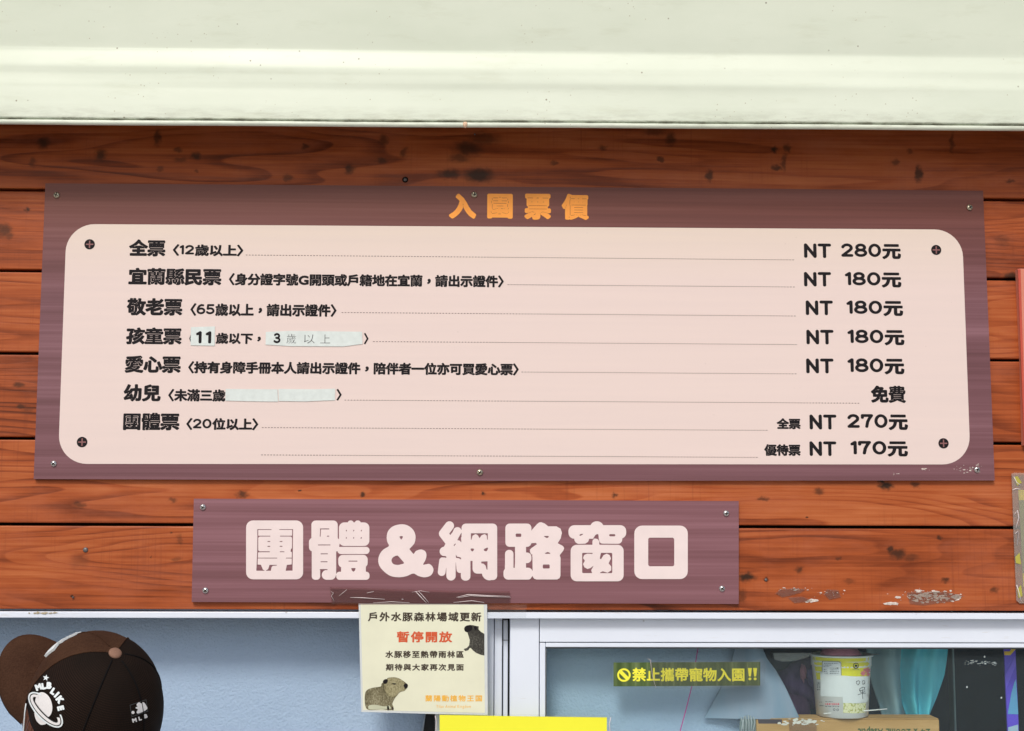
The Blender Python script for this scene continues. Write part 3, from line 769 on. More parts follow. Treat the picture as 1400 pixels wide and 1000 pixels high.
for x0, y0, x1 in ((336, 348.9, 1085), (694, 389.4, 1085), (467, 427.5, 1086), (510, 467.2, 1088), (713, 508.9, 1087), (471, 547.3, 1176), (358, 584.8, 1051), (357, 622.2, 1034)):
    mb = MB(); a = at(x0, y0, YT); b = at(x1, y0, YT); x = a.x; d = (b.x-a.x)/((x1-x0)/4.15)
    while x < b.x:
        mb.quad((x, YT, a.z-.00055), (x+d*.56, YT, a.z-.00055), (x+d*.56, YT, a.z+.00055), (x, YT, a.z+.00055)); x += d
    mb.build('leader_line', M['line'], board)
for px, py in ((122.5, 334.3), (1280, 342), (112.2, 604.7), (1290, 606.4)):
    c = at(px, py, YT); r = .0088
    disc = [(c.x+r*cos(2*pi*k/28), c.z+r*sin(2*pi*k/28)) for k in range(28)]
    d_ = flat(board, 'printed_bolt', disc, YT, M['ink'])
    mb = MB(); l, h = .0064, .0011
    Y2 = YT-.0002
    mb.add([(c.x-l, Y2, c.z-h), (c.x+l, Y2, c.z-h), (c.x+l, Y2, c.z+h), (c.x-l, Y2, c.z+h)], [(0, 1, 2, 3)])
    mb.add([(c.x-h, Y2, c.z-l), (c.x+h, Y2, c.z-l), (c.x+h, Y2, c.z-h*1.01), (c.x-h, Y2, c.z-h*1.01)], [(0, 1, 2, 3)])
    mb.add([(c.x-h, Y2, c.z+h*1.01), (c.x+h, Y2, c.z+h*1.01), (c.x+h, Y2, c.z+l), (c.x-h, Y2, c.z+l)], [(0, 1, 2, 3)])
    mb.build('printed_cross', M['plum'], d_)
# paper strips pasted over parts of two rows
def strip(pts, label=None):
    mb = MB(); mb.prism(pxpoly(pts, YT-.0008), YT-.0008, YT-.0003); o = mb.build('paper_strip', M['paper'], board)
    if label: o['label'] = label
    return o
YH = YT-.0011
s1 = strip([(261, 447.5), (293.8, 446.5), (293.4, 473), (260.4, 472.4)])
s2 = strip([(363.4, 454), (400, 452.6), (495, 453.8), (495.6, 470.5), (470, 474), (398, 473.6), (363, 471.4)])
s3 = strip([(308.5, 532), (379.4, 532.6), (380, 549.4), (345, 549), (308, 548)])
s4 = strip([(380.6, 532), (430, 532.5), (458.3, 531.6), (457.9, 547.6), (440, 548), (418, 549.2), (381, 548.6)])
lettering(s1, 'handwriting', '11', (267.6, 453, 288.6, 469.6), YH, M['ink'], .05, .02, 72, sp=.16, widen=1.1)
lettering(s2, 'handwriting', '3', (373.9, 455.5, 383.3, 469.4), YH, M['ink'], .05, .02, 72, widen=1.1)
for ch, bx in (('歲', (391.8, 456.8, 404.5, 469.6)), ('以', (415.5, 457.5, 430, 469.6)), ('上', (437.8, 457.5, 451.5, 469.4))):
    lettering(s2, 'handwriting', ch, bx, YH, M['pen'], -.016, 0, 90)
flakes('tape_residue', 1322, 642, 24, 6, 26, .2, 1.0, board, YB, M['flake'])
flakes('tape_residue', 1265, 642, 9, 4, 9, .2, .9, board, YB, M['flake'])
flakes('tape_residue', 1225, 648, 6, 2, 5, .2, .7, board, YB, M['flake'])
flakes('tape_residue', 1336, 640, 3, 9, 14, .3, 1.0, board, YB, M['flake'])
SC1 = make_screw(.0054, M['screw']); SC2 = make_screw(.0052, M['steel'])
screws(board, [(77.5, 267.2, .3), (1325.4, 284, .9), (648.3, 266.5, .1), (656, 646, .5)], SC1, YB)
screws(board, [(73.6, 634.2, .7), (1335.5, 642.5, .2)], SC2, YB)

c0 = at(637, 824, 0)
wsign = thing('window_sign', 'smaller plum sign with large pale pink rounded characters right above the window', 'sign', (c0.x, 0, c0.z))
quadboard('board', [(265, 682), (1010, 685.3), (1010, 826), (262, 823.3)], YB, 0.0, wsign, [M['print2'], M['core']], .0009)

def RR(x0, y0, x1, y1, r): return np.array(rrect(x0, y0, x1, y1, r, 6))
def catmull(pts, n=5):
    P = np.array(pts, float); out = []
    for i in range(len(P)):
        a, b, c, d = P[i-1], P[i], P[(i+1) % len(P)], P[(i+2) % len(P)]
        for k in range(n):
            t = k/n; out.append(.5*(2*b+(c-a)*t+(2*a-5*b+4*c-d)*t*t+(3*b-a-3*c+d)*t**3))
    return np.array(out)
SHAPES = {
 'a': (330, 705, [('+', RR(68, 72, 889, 920, 100)), ('L', [(238, 203), (430, 203)], 5), ('L', [(550, 203), (738, 203)], 5), ('L', [(236, 205), (236, 500), (222, 790)], 6.5), ('L', [(738, 205), (730, 790)], 6.5),
   ('L', [(240, 298), (412, 298)], 5.5), ('L', [(560, 298), (738, 298)], 5.5), ('L', [(382, 375), (410, 375)], 6.5), ('L', [(558, 375), (585, 375)], 6.5), ('L', [(382, 445), (410, 445)], 7), ('L', [(558, 445), (585, 445)], 7),
   ('L', [(235, 523), (405, 523)], 6), ('L', [(558, 523), (615, 523)], 5.5), ('L', [(230, 614), (512, 614)], 5), ('L', [(645, 614), (730, 614)], 5), ('-', [(715, 480), (735, 470), (735, 530), (708, 520)]), ('-', [(235, 490), (262, 522), (228, 545)]),
   ('-', [(236, 285), (268, 300), (236, 325)]), ('-', [(738, 285), (705, 300), (738, 325)]),
   ('-', [(222, 705), (282, 710), (310, 780), (342, 796), (225, 796)]), ('-', [(345, 796), (385, 775), (405, 712), (510, 712), (510, 722), (450, 726), (432, 750), (425, 796)]), ('-', [(655, 712), (728, 705), (726, 794), (637, 796)])]),
 'b': (415, 705, [('+', RR(113, 73, 492, 440, 62)), ('+', RR(78, 320, 522, 520, 60)), ('+', RR(118, 400, 240, 926, 48)), ('+', RR(345, 400, 470, 900, 60)), ('+', RR(262, 785, 466, 926, 70)), ('+', RR(130, 430, 468, 778, 10)),
   ('L', [(242, 194), (365, 194)], 6.5), ('L', [(247, 194), (240, 300)], 6), ('L', [(343, 298), (363, 298)], 6.5), ('L', [(212, 425), (382, 425)], 6), ('L', [(252, 553), (345, 553)], 6), ('L', [(250, 667), (340, 667)], 6), ('L', [(240, 780), (338, 780)], 7),
   ('+', RR(510, 100, 948, 440, 78)), ('+', RR(635, 72, 722, 150, 40)), ('+', RR(736, 72, 825, 150, 40)), ('+', RR(488, 452, 950, 556, 50)), ('+', RR(500, 567, 923, 752, 66)), ('+', RR(540, 690, 897, 850, 12)), ('+', RR(470, 810, 950, 927, 48)),
   ('L', [(618, 214), (617, 222)], 7), ('L', [(723, 214), (722, 222)], 7), ('L', [(833, 214), (831, 222)], 7), ('L', [(616, 316), (615, 330)], 6), ('L', [(722, 316), (721, 330)], 6), ('L', [(833, 318), (828, 330)], 7), ('L', [(652, 658), (770, 658)], 6.5),
   ('-', [(685, 757), (750, 757), (742, 792), (717, 810), (695, 792)]), ('L', [(498, 120), (500, 325)], 5), ('-', [(516, 412), (548, 440), (516, 444)]), ('L', [(516, 446), (900, 446)], 5)]),
 'c': (510, 705, [('+', catmull([(405, 127), (500, 145), (580, 210), (612, 300), (600, 390), (570, 435), (527, 480), (530, 492), (575, 548), (590, 548), (620, 510), (690, 490), (750, 515), (770, 570), (755, 640), (722, 700), (730, 710), (770, 703), (812, 698), (855, 735), (870, 790), (845, 850), (800, 880), (730, 890), (650, 870), (580, 836), (480, 875), (370, 890), (250, 870), (150, 800), (90, 720), (75, 640), (95, 560), (150, 490), (228, 440), (205, 380), (197, 300), (220, 220), (290, 155)])),
   ('-', [(380, 305), (405, 296), (430, 300), (425, 325), (405, 350), (390, 328)]), ('-', catmull([(266, 650), (285, 605), (345, 577), (375, 600), (440, 672), (440, 692), (410, 702), (350, 713), (290, 697)]))]),
 'd': (590, 705, [('S', [(258, 150), (172, 262), (270, 390)], 66), ('S', [(372, 228), (215, 505)], 60), ('S', [(183, 518), (430, 520)], 67), ('S', [(166, 655), (146, 815)], 56), ('S', [(280, 560), (280, 870)], 67), ('S', [(395, 640), (408, 780)], 48), ('+', RR(205, 330, 440, 640, 20)),
   ('+', RR(432, 117, 945, 420, 62)), ('+', RR(422, 280, 560, 938, 60)), ('+', RR(800, 300, 945, 930, 60)), ('+', RR(725, 690, 945, 935, 110)), ('+', RR(590, 270, 810, 838, 70)), ('+', RR(540, 380, 830, 655, 4)),
   ('L', [(288, 252), (332, 165)], 7), ('-', [(420, 278), (430, 390), (405, 362), (370, 356)]), ('L', [(325, 432), (342, 412)], 6.5), ('-', [(348, 560), (366, 592), (420, 606), (428, 636), (395, 617), (352, 610)]),
   ('-', [(566, 257), (810, 257), (810, 348), (800, 348), (795, 290), (765, 268), (720, 285), (690, 328), (668, 285), (635, 268), (590, 290), (576, 348), (566, 348)]), ('-', catmull([(565, 478), (605, 478), (610, 495), (590, 518), (570, 505)])), ('-', catmull([(808, 463), (806, 495), (785, 516), (755, 505), (758, 485)])),
   ('-', [(715, 664), (806, 660), (805, 782), (792, 778), (780, 725), (750, 695), (718, 690)]), ('L', [(574, 668), (574, 800)], 11), ('L', [(140, 597), (210, 600)], 6)]),
 'e': (680, 705, [('+', RR(115, 117, 490, 452, 62)), ('+', RR(110, 495, 232, 900, 58)), ('+', RR(254, 430, 412, 800, 4)), ('+', RR(360, 533, 490, 688, 64)), ('+', RR(88, 752, 508, 924, 66)), ('+', RR(108, 700, 300, 900, 20)),
   ('+', [(500, 205), (570, 125), (600, 102), (630, 97), (680, 115), (730, 156), (850, 157), (910, 190), (930, 250), (912, 330), (868, 400), (945, 440), (962, 470), (950, 505), (897, 572), (910, 610), (908, 870), (895, 905), (860, 922), (565, 922), (530, 912), (508, 880), (505, 600), (468, 520), (470, 490), (490, 470), (570, 415), (555, 395), (480, 400), (470, 260)]),
   ('-', RR(264, 261, 344, 309, 13)), ('-', [(665, 296), (740, 296), (735, 315), (715, 326), (695, 318)]), ('-', [(682, 553), (700, 535), (725, 526), (750, 535), (766, 551)]), ('-', RR(654, 706, 753, 764, 13)),
   ('-', [(412, 462), (470, 452), (500, 402), (555, 396), (570, 415), (490, 462), (465, 490), (470, 532), (412, 528)]), ('-', [(412, 697), (440, 690), (490, 655), (504, 640), (504, 775), (460, 748), (414, 745)]), ('L', [(243, 470), (241, 746)], 10), ('L', [(497, 560), (499, 780)], 5), ('-', [(504, 872), (520, 922), (470, 922)])]),
 'f': (770, 705, [('+', RR(75, 140, 907, 336, 85)), ('+', RR(385, 84, 585, 280, 95)), ('+', RR(158, 240, 372, 412, 78)), ('+', RR(512, 230, 850, 408, 60)), ('+', RR(420, 334, 526, 500, 46)), ('+', RR(107, 422, 870, 948, 88)),
   ('-', [(233, 297), (242, 270), (292, 263), (268, 285)]), ('-', RR(662, 269, 750, 301, 15)), ('-', [(430, 333), (462, 285), (488, 267), (507, 274), (512, 335), (526, 385), (545, 406), (845, 411), (845, 420), (520, 418), (518, 370), (498, 342), (470, 333)]), ('L', [(190, 417), (320, 413), (355, 390)], 6),
   ('-', RR(273, 539, 706, 830, 15)), ('+', [(425, 535), (545, 535), (530, 600), (527, 622), (545, 630), (580, 572), (625, 550), (668, 570), (688, 618), (654, 690), (692, 735), (692, 790), (640, 826), (570, 803), (530, 824), (530, 836), (420, 836), (402, 790), (440, 720), (395, 757), (350, 771), (303, 745), (285, 700), (312, 652), (286, 615), (300, 570), (345, 550), (420, 554)])]),
 'g': (858, 705, [('+', RR(97, 146, 867, 916, 112)), ('-', RR(297, 320, 672, 732, 28))])}
def cutshape(ops, step=3.6):
    X = np.arange(40, 1000, step); Y = np.arange(40, 980, step); gx, gy = np.meshgrid(X, Y); P = np.stack([gx.ravel(), gy.ravel()], -1).astype(np.float32)
    f = np.full(len(P), -1e3, np.float32)
    for op in ops:
        if op[0] == '+': f = np.maximum(f, -sdf([np.array(op[1], float)], P))
        elif op[0] == 'S': f = np.maximum(f, op[2]-ldist([op[1]], P))
        elif op[0] == '-': f = np.minimum(f, sdf([np.array(op[1], float)], P))
        else: f = np.minimum(f, ldist([op[1]], P)-op[2])
    F = f.reshape(gx.shape); F = np.where(np.abs(F) < 1e-4, 1e-4, F)
    return [rdp(np.vstack([l, l[:1]]), .8)[:-1] for l in contour(F, X, Y) if len(l) > 6]
for k_, (ox, oy, ops) in SHAPES.items():
    L = []
    for l in cutshape(ops):
        L.append([(lambda p: (p.x, p.z))(at(ox+x/10.53, oy+y/10.53, YB-.0006)) for x, y in l])
    vs, fs = fill(L)
    mb = MB(); mb.add([(x, YB-.0006, z) for x, z, _ in vs], fs); mb.build('sign_character', M['pinkink'], wsign)
screws(wsign, [(277.5, 693.6, .4), (281, 807.4, .8), (992.7, 702, .2), (987, 805, .6)], SC2, YB)

#OBJECTS
# ---------------------------------------------------------------- laminated capybara notice
YN = -.0105
M['lamin'] = simple('laminate_edge', (.62, .66, .66), .25, .5, .04)
M['cream'] = simple('cream_notice_paper', (.74, .745, .575), .38, .4, .05, 14)
M['brownink'] = simple('dark_brown_ink', (.045, .030, .020), .5, .3)
M['redink'] = simple('red_ink', (.62, .10, .035), .5, .3)
M['goldink'] = simple('gold_ink', (.85, .46, .06), .5, .3)
c0 = at(579, 977, YN)
notice = thing('laminated_notice', 'cream laminated notice with two capybara pictures taped under the window sign', 'notice', (c0.x, YN, c0.z))
mb = MB(); mb.prism(pxpoly([(490.3, 825), (664, 826), (666, 826.5), (666.4, 900), (666.8, 978), (580, 976), (494, 973.6), (492, 900)], YN), YN, YN+.0006); mb.build('laminate', M['lamin'], notice)
Y1 = YN-.0003
flat(notice, 'sheet', pxpoly([(493, 826.5), (661.5, 827), (663, 975), (496.5, 971)], Y1), Y1, M['cream'])
Y2 = Y1-.0003
for nm, tx, bx, mt, wg in (('notice_line', '戶外水豚森林場域更新', (503, 837, 658, 849.8), 'brownink', .032), ('notice_line', '暫停開放', (542.4, 863.4, 618, 878.6), 'redink', .036), ('notice_line', '水豚移至熱帶雨林區', (526.8, 890, 634, 899.8), 'brownink', .032),
                           ('notice_line', '期待與大家再次見面', (527.4, 907.8, 634, 917.2), 'brownink', .032), ('park_name', '蘭陽動植物王国', (581.4, 950.6, 659, 959.4), 'goldink', .025), ('park_name', 'Yilan Animal Kingdom', (596.4, 964, 643.6, 969.4), 'goldink', .0)):
    lettering(notice, nm, tx, bx, Y2, M[mt], wg, .02, 60, sp=.10 if nm != 'park_name' else .12)
def fur(name, dark, mid, light):
    t = NT(name, .7, spec=.15); p = t.coord()
    f = t.noise(t.vmath('MULTIPLY', p, (420, 1, 260)), 1.0, 5, .7); b = t.noise(t.vmath('MULTIPLY', p, (34, 1, 34)), 1.0, 3)
    t.color(t.ramp(t.math('ADD', t.math('MULTIPLY', f, .65), t.math('MULTIPLY', b, .35)), [(.34, dark), (.5, mid), (.66, light)])); return t.m
M['fur'] = fur('printed_capybara_fur', (.035, .028, .016), (.17, .15, .085), (.40, .38, .25))
M['furhead'] = fur('printed_head_fur', (.10, .085, .045), (.30, .27, .15), (.50, .47, .30))
M['fur2'] = fur('printed_dark_fur', (.012, .012, .010), (.055, .052, .045), (.16, .16, .13))
def zp(pts): return [(440+x/4.667, 800+y/4.667) for x, y in pts]
def smooth(pts, n=4): return [tuple(q) for q in catmull(pts, n)]
def pic(pts, mat, name, parent, Y): return flat(parent, name, pxpoly(zp(smooth(pts)), Y), Y, mat)
cap1 = pic([(275, 700), (290, 670), (330, 655), (375, 648), (382, 630), (410, 605), (425, 592), (470, 590), (505, 603), (546, 634), (546, 652), (528, 675), (500, 684), (480, 706), (465, 725), (450, 757), (457, 778), (455, 797), (420, 797), (380, 793), (300, 797), (277, 768)], M['fur'], 'capybara_picture', notice, Y2)
Y3 = Y2-.0002
pic([(398, 660), (400, 625), (425, 595), (470, 592), (505, 606), (522, 620), (525, 672), (498, 680), (474, 704), (450, 716), (420, 700)], M['furhead'], 'head_fur', cap1, Y3)
Y4 = Y3-.0002
pic([(300, 770), (340, 765), (400, 775), (430, 770), (438, 790), (380, 792), (305, 794)], simple('pale_belly_print', (.50, .52, .37), .6), 'belly', cap1, Y4)
pic([(391, 612), (405, 601), (420, 605), (418, 622), (404, 632), (392, 626)], M['ink'], 'ear', cap1, Y4)
pic([(522, 640), (534, 629), (547, 634), (547, 652), (536, 662), (527, 655)], M['ink'], 'nose', cap1, Y4)
pic([(446, 629), (462, 627), (474, 630), (474, 634), (460, 636)], M['ink'], 'eye', cap1, Y4)
pic([(417, 775), (425, 772), (430, 796), (418, 797)], M['brownink'], 'leg_gap', cap1, Y4)
pic([(447, 780), (456, 782), (457, 797), (448, 797)], M['brownink'], 'paw', cap1, Y4)
cap2 = flat(notice, 'capybara_picture', pxpoly(zp([(908, 277), (913, 266), (925, 259), (945, 255), (965, 257), (985, 262), (1001, 264), (1000, 284), (1016, 300), (1037, 312), (1037, 450), (1015, 446), (985, 434), (965, 418), (950, 402), (942, 404), (935, 416), (915, 422), (905, 409), (925, 402), (940, 386), (944, 352), (936, 325), (929, 303), (914, 297)]), Y2), Y2, M['fur2'])
pic([(909, 278), (925, 262), (950, 258), (962, 272), (950, 292), (930, 300), (914, 296)], M['ink'], 'muzzle', cap2, Y3)
pic([(970, 268), (986, 264), (990, 282), (978, 288)], M['ink'], 'ear', cap2, Y3)
# the tape that holds it to the sign, creased
mb = MB(); YTp = -.0115
pts = [at(x, y, YTp) for x, y in ((451, 803), (530, 805.4), (620, 808), (697, 808.6), (697.5, 826.5), (453.5, 826.5))]
low = [at(x, 829, YTp) for x in (495, 664)]
tape = flat(notice, 'clear_tape', [(p.x, p.z) for p in pts], YTp, M['tape'])
for pl, wd in (([(463.5, 815), (474, 806.5)], .5), ([(479, 817), (495, 817.5), (526, 819.6)], .55), ([(501.5, 811), (511, 809)], .6), ([(568, 808.4), (574, 815), (583, 824.5)], .7), ([(572, 808.2), (580, 817), (586, 824)], .5), ([(624, 817), (640, 813), (665, 814.5), (697, 815.5)], .55), ([(626, 817.6), (643, 814.6), (667, 815.8), (698, 816.8)], .45),
               ([(510, 824.6), (535, 823), (560, 824.4)], .45), ([(620, 824), (645, 821.5), (662, 824)], .5), ([(452.5, 809), (456, 811), (453, 815), (457, 822)], .35), ([(549, 819.4), (551.5, 819.6)], .8), ([(563, 810), (575, 808), (587, 810)], .35)):
    q = MB(); q.tube([at(x, y, YTp-.0004) for x, y in pl], wd*.0011, 6, 0, [.45]+[1]*(len(pl)-2)+[.6]); q.build('crease', M['wrinkle'], tape)
thinfilm(notice, 'tape_end', [(666.8, 827), (720, 827), (719, 846), (667, 843)], -.0085, M['tapeclear'])

# ---------------------------------------------------------------- yellow notice in a clear sleeve
YY = -.016
M['yellow'] = simple('fluorescent_yellow_paper', (.86, .84, .04), .4, .35, .04, 6)
c0 = at(715, 1120, YY)
yn = thing('yellow_notice', 'bright yellow paper notice in a clear sleeve below the capybara notice', 'notice', (c0.x, YY, c0.z))
mb = MB(); mb.prism(pxpoly([(601, 977.6), (715, 979.6), (829.8, 981), (829, 1130), (602, 1130)], YY), YY, YY+.0006); mb.build('paper', M['yellow'], yn)
L = [pxpoly(l, YY) for l in ([(594, 976.5), (600, 975.6), (834.6, 978), (836.5, 984), (836, 1136), (594, 1136)], [(600.6, 978), (829.9, 981.4), (829, 1130), (601.6, 1130)])]
vs, fs = fill(L); mb = MB(); mb.add([(x, YY, z) for x, z, _ in vs], fs); mb.build('plastic_sleeve', M['tapeclear'], yn)
for pl in ([(595, 979), (596.5, 986), (595.8, 1000), (597, 1040)], [(835, 981), (833, 990), (835, 1010)]):
    q = MB(); q.tube([at(x, y, YY-.001) for x, y in pl], .0006, 6); q.build('sleeve_edge', M['wrinkle'], yn)

# ---------------------------------------------------------------- sticker on the pane
YK = YF+.022-.0006
M['stickgreen'] = simple('dark_green_sticker', (.052, .092, .022), .4, .4, .35, 60)
t = NT('streaky_green_sticker', .4, spec=.4); p_ = t.coord()
t.color(t.ramp(t.noise(t.vmath('MULTIPLY', p_, (110, 1, 7)), 1.0, 3), [(.35, (.045, .085, .020)), (.55, (.085, .135, .040)), (.72, (.17, .22, .09))])); M['stickgreen'] = t.m
M['yellowink'] = simple('yellow_ink', (.88, .84, .06), .4, .35, .03)
c0 = at(939, 938, YK)
stk = thing('no_pets_sticker', 'dark green strip sticker with yellow no pets lettering on the window glass', 'sticker', (c0.x, YK, c0.z))
mb = MB(); mb.prism(pxpoly([(838.8, 906), (940, 905.6), (1039.4, 905.2), (1039.4, 937.6), (940, 938.3), (838.8, 938.6)], YK), YK, YK+.0003); mb.build('strip', M['stickgreen'], stk)
lettering(stk, 'sticker_lettering', '禁止攜帶寵物入園', (864.6, 913.2, 1018, 931.8), YK-.0003, M['yellowink'], .030, .018, 72, sp=.02)
L = []
for cx in (1025.2, 1032.4):
    L.append([(cx-2.7, 913.6), (cx+2.7, 913.6), (cx+1.4, 925.2), (cx-1.4, 925.2)]); L.append([(cx+2.1*cos(a_), 928.4+1.9*sin(a_)) for a_ in np.arange(10)*pi/5])
L = [pxpoly(l, YK-.0003) for l in L]; vs, fs = fill(L); mb = MB(); mb.add([(x, YK-.0003, z) for x, z, _ in vs], fs); mb.build('exclamation_marks', M['yellowink'], stk)
cx, cy = 853, 923.2; ang = np.arange(36)*pi/18
L = [[(cx+9.2*cos(a_), cy+9.2*sin(a_)) for a_ in ang]]
def half(s_):
    out = []
    for k in range(15):
        a_ = radians(45+s_*(22+136*k/14)); out.append((cx+6.6*cos(a_), cy+6.6*sin(a_)))
    return out
L += [half(1), half(-1)]
L = [pxpoly(l, YK-.0003) for l in L]; vs, fs = fill(L); mb = MB(); mb.add([(x, YK-.0003, z) for x, z, _ in vs], fs); mb.build('prohibition_symbol', M['yellowink'], stk)
thinfilm(stk, 'clear_tape', [(889, 904), (1030, 903.6), (1041, 901), (1046.5, 906), (1046, 936), (1041, 939.5), (960, 942), (896, 942), (890, 938), (888, 920)], YK-.0008, M['tapeclear'])
q = MB(); q.tube([at(x, y, YK-.0011) for x, y in ((885, 900.5), (889.5, 903), (890.5, 915), (893, 928), (897, 941))], .0005, 6, 0, [.5, 1, .5, .6, .5]); q.build('crease', M['wrinkle'], stk)

# ---------------------------------------------------------------- inside, behind the glass
st = MB(); pts = [at(x, y, .075+.0*y) for x, y in ((955.3, 880), (951, 906), (946, 938), (938, 970), (929, 1003), (916, 1060))]
st.tube(pts, .00085, 6); o = st.build('magenta_line', simple('magenta_tube', (.62, .06, .36), .5))  # thin magenta tube for the pink line, slanting down behind the pane
o['label'] = 'thin magenta line running slantwise behind the window glass'; o['category'] = 'string'

# carton
YC0, YC1 = .072, .125
t = NT('kraft_cardboard', .75, spec=.15); p_ = t.coord()
t.color(t.mix(t.rng(t.noise(t.vmath('MULTIPLY', p_, (7, 7, 60)), 1.0, 4), .3, .7), (.44, .26, .095), (.56, .35, .15))); M['kraft'] = t.m
a, b = at(1033.8, 983.4, YC0), at(1284, 983.4, YC0); zct = a.z; zcb = zsill+.032
ctn = thing('cardboard_box', 'brown cardboard carton with upside down green print on the window counter', 'box', ((a.x+b.x)/2, .1, zcb))
mb = MB(); mb.box(a.x, b.x, YC0, YC1, zcb, zct-.001, 0, .0015); mb.build('carton', M['kraft'], ctn)
mb = MB(); mb.box(a.x+.001, b.x-.001, YC0+.0008, YC0+.024, zct-.0006, zct+.0009, 0, .0003); mb.box(a.x+.001, b.x-.001, YC0+.0255, YC1-.0008, zct-.0006, zct+.0009, 0, .0003)
fl = mb.build('top_flaps', M['kraft'], ctn)
mb = MB(); pp = pxpoly([(1036, 983.8), (1069, 983.8), (1069, 989.6), (1037, 989.6)], YC0); mb.prism(pp, YC0-.0004, YC0); mb.build('dark_label', simple('dark_plum_label', (.06, .045, .055), .5), ctn)
lettering(ctn, 'carton_print', '24 x 200mL Aseptic', (1173, 993.5, 1272, 1006), YC0-.0004, simple('green_print', (.045, .10, .035), .6), .035, .02, 60, widen=1.05, flip=True)
flakes('torn_tape', 1096, 987, 38, 6, 60, .5, 2.2, ctn, YC0-.0004, simple('torn_tape_white', (.72, .70, .62), .4, .4))
thinfilm(ctn, 'clear_tape', [(1078, 984.5), (1116, 984), (1117, 1010), (1080, 1010)], YC0-.0007, M['resfilm'])
for k in range(6):
    x = 1014+k*3.2; q = MB(); q.tube([at(x+RNG.normal()*1.2, 978+abs(k-3)*.9, YC0+.002), at(x+RNG.normal(), 988, YC0-.002), at(x-1+RNG.normal(), 1010, YC0-.001)], .0011, 6); q.build('plastic_wrap_fold', simple('grey_wrap', (.40, .45, .46), .3), ctn)
mb = MB(); mb.prism(pxpoly([(1012, 979), (1035, 979), (1034, 1020), (1010, 1020)], YC0+.004), YC0+.004, YC0+.006); mb.build('plastic_wrap', simple('grey_green_wrap', (.22, .28, .28), .3), ctn)

# pot noodle cup with a pink bowl in its mouth
YCU = .098
def cupx(px): return at(px, 930, YCU).x
ccx = (cupx(1111)+cupx(1193))/2; rt = (cupx(1193)-cupx(1111))/2*.985; rb = (cupx(1189)-cupx(1119))/2*.985
zt = at(1150, 895.2, YCU-rt*.3).z; zb_ = zct+.0012; 
YCU = YC0+.002+rt*.62
cup = thing('noodle_cup', 'white and yellow noodle cup with handwriting standing on the cardboard carton', 'cup', (ccx, YCU, zb_))
h = zt-zb_
cupb = []
mb = MB(); mb.lathe((ccx, YCU, zb_), [(rb*.9, .0), (rb, .002), (rb+(rt-rb)*.78, h*.80), (rb+(rt-rb)*.82+.0012, h*.815), (rt, h*.975), (rt-.001, h*.975), (rt-.0022, h*.8), (rb*.9, .004)], 64, cap=False)
# squash the cup front to back so that it stands on the carton top
SQ = min(1.0, (YC1-YC0-.004)/(2*rb)); SQ = 1.0
body = mb.build('cup_body', simple('white_cup_plastic', (.78, .80, .78), .35, .45, .03), cup)
mb = MB(); mb.lathe((ccx, YCU, zb_), [(rt, h*.965), (rt+.0035, h*.968), (rt+.0042, h*.983), (rt+.0030, h*.995), (rt-.002, h*.995), (rt-.002, h*.97)], 64, cap=False)
mb.add([(ccx+rt-.001, YCU-.018, zb_+h*.99), (ccx+rt+.013, YCU-.012, zb_+h*.992), (ccx+rt+.014, YCU, zb_+h*.992), (ccx+rt-.001, YCU+.012, zb_+h*.99)], [(0, 1, 2, 3)])
rimc = mb.build('rim', simple('cup_rim_plastic', (.80, .84, .82), .25, .5, .03), cup)
def bvh_of(o):
    og = origin(o); me = o.data
    return BVHTree.FromPolygons([v.co+og for v in me.vertices], [list(p.vertices) for p in me.polygons])
def wrap(parent, name, loops_px, mat, tree, off, maxlen=6.0, thick=0.0):
    """lays a traced shape onto a curved surface: every point goes onto the surface where it stands"""
    vs, fs = fill(loops_px)
    bm = bmesh.new(); bv = [bm.verts.new((x, y, 0)) for x, y, _ in vs]
    for f in fs:
        try: bm.faces.new([bv[i] for i in f])
        except ValueError: pass
    for _ in range(4):
        ed = [e for e in bm.edges if e.calc_length() > maxlen]
        if not ed: break
        bmesh.ops.subdivide_edges(bm, edges=ed, cuts=1); bmesh.ops.triangulate(bm, faces=bm.faces)
    hit = {}; bm.verts.index_update(); last = None
    P = []; ok = []
    for v in bm.verts:
        d = ray(v.co.x, v.co.y); loc, nrm, _i, _d = tree.ray_cast(CAM, d)
        if loc is None: P.append(None); continue
        if nrm.dot(d) > 0: nrm = -nrm
        P.append(loc+nrm*off)
    mb = MB(); keep = [f for f in ([v.index for v in f.verts] for f in bm.faces) if all(P[i] is not None for i in f)]
    used = sorted({i for f in keep for i in f}); mp = {i: k for k, i in enumerate(used)}
    mb.add([P[i] for i in used], [[mp[i] for i in f] for f in keep], 0, True); bm.free()
    return mb.build(name, mat, parent)
ct = bvh_of(body)
def cz(pts): return [(1090+x/7.693, 870+y/7.693) for x, y in pts]
YE = simple('cup_yellow_print', (.74, .70, .03), .35, .4, .08, 30)
WH = simple('cup_white_label', (.74, .78, .78), .4, .35, .03)
GR = simple('cup_small_print', (.14, .17, .20), .5, .3)
wrap(cup, 'yellow_print', [cz([(178, 272), (262, 276), (258, 372), (192, 365)])], YE, ct, .0003)
wrap(cup, 'yellow_print', [cz([(462, 270), (600, 278), (784, 270), (772, 430), (620, 436), (462, 416)])], YE, ct, .0003)
wrap(cup, 'yellow_band', [cz([(168, 215), (300, 228), (480, 234), (640, 232), (790, 222), (786, 258), (640, 270), (480, 272), (300, 266), (172, 252)])], YE, ct, .0002)
wrap(cup, 'yellow_strip', [cz([(196, 380), (240, 382), (244, 458), (206, 456)])], YE, ct, .0003)
tn_ = NT('printed_noodles', .4, spec=.35); vo = tn_.voro(tn_.coord(), 260)
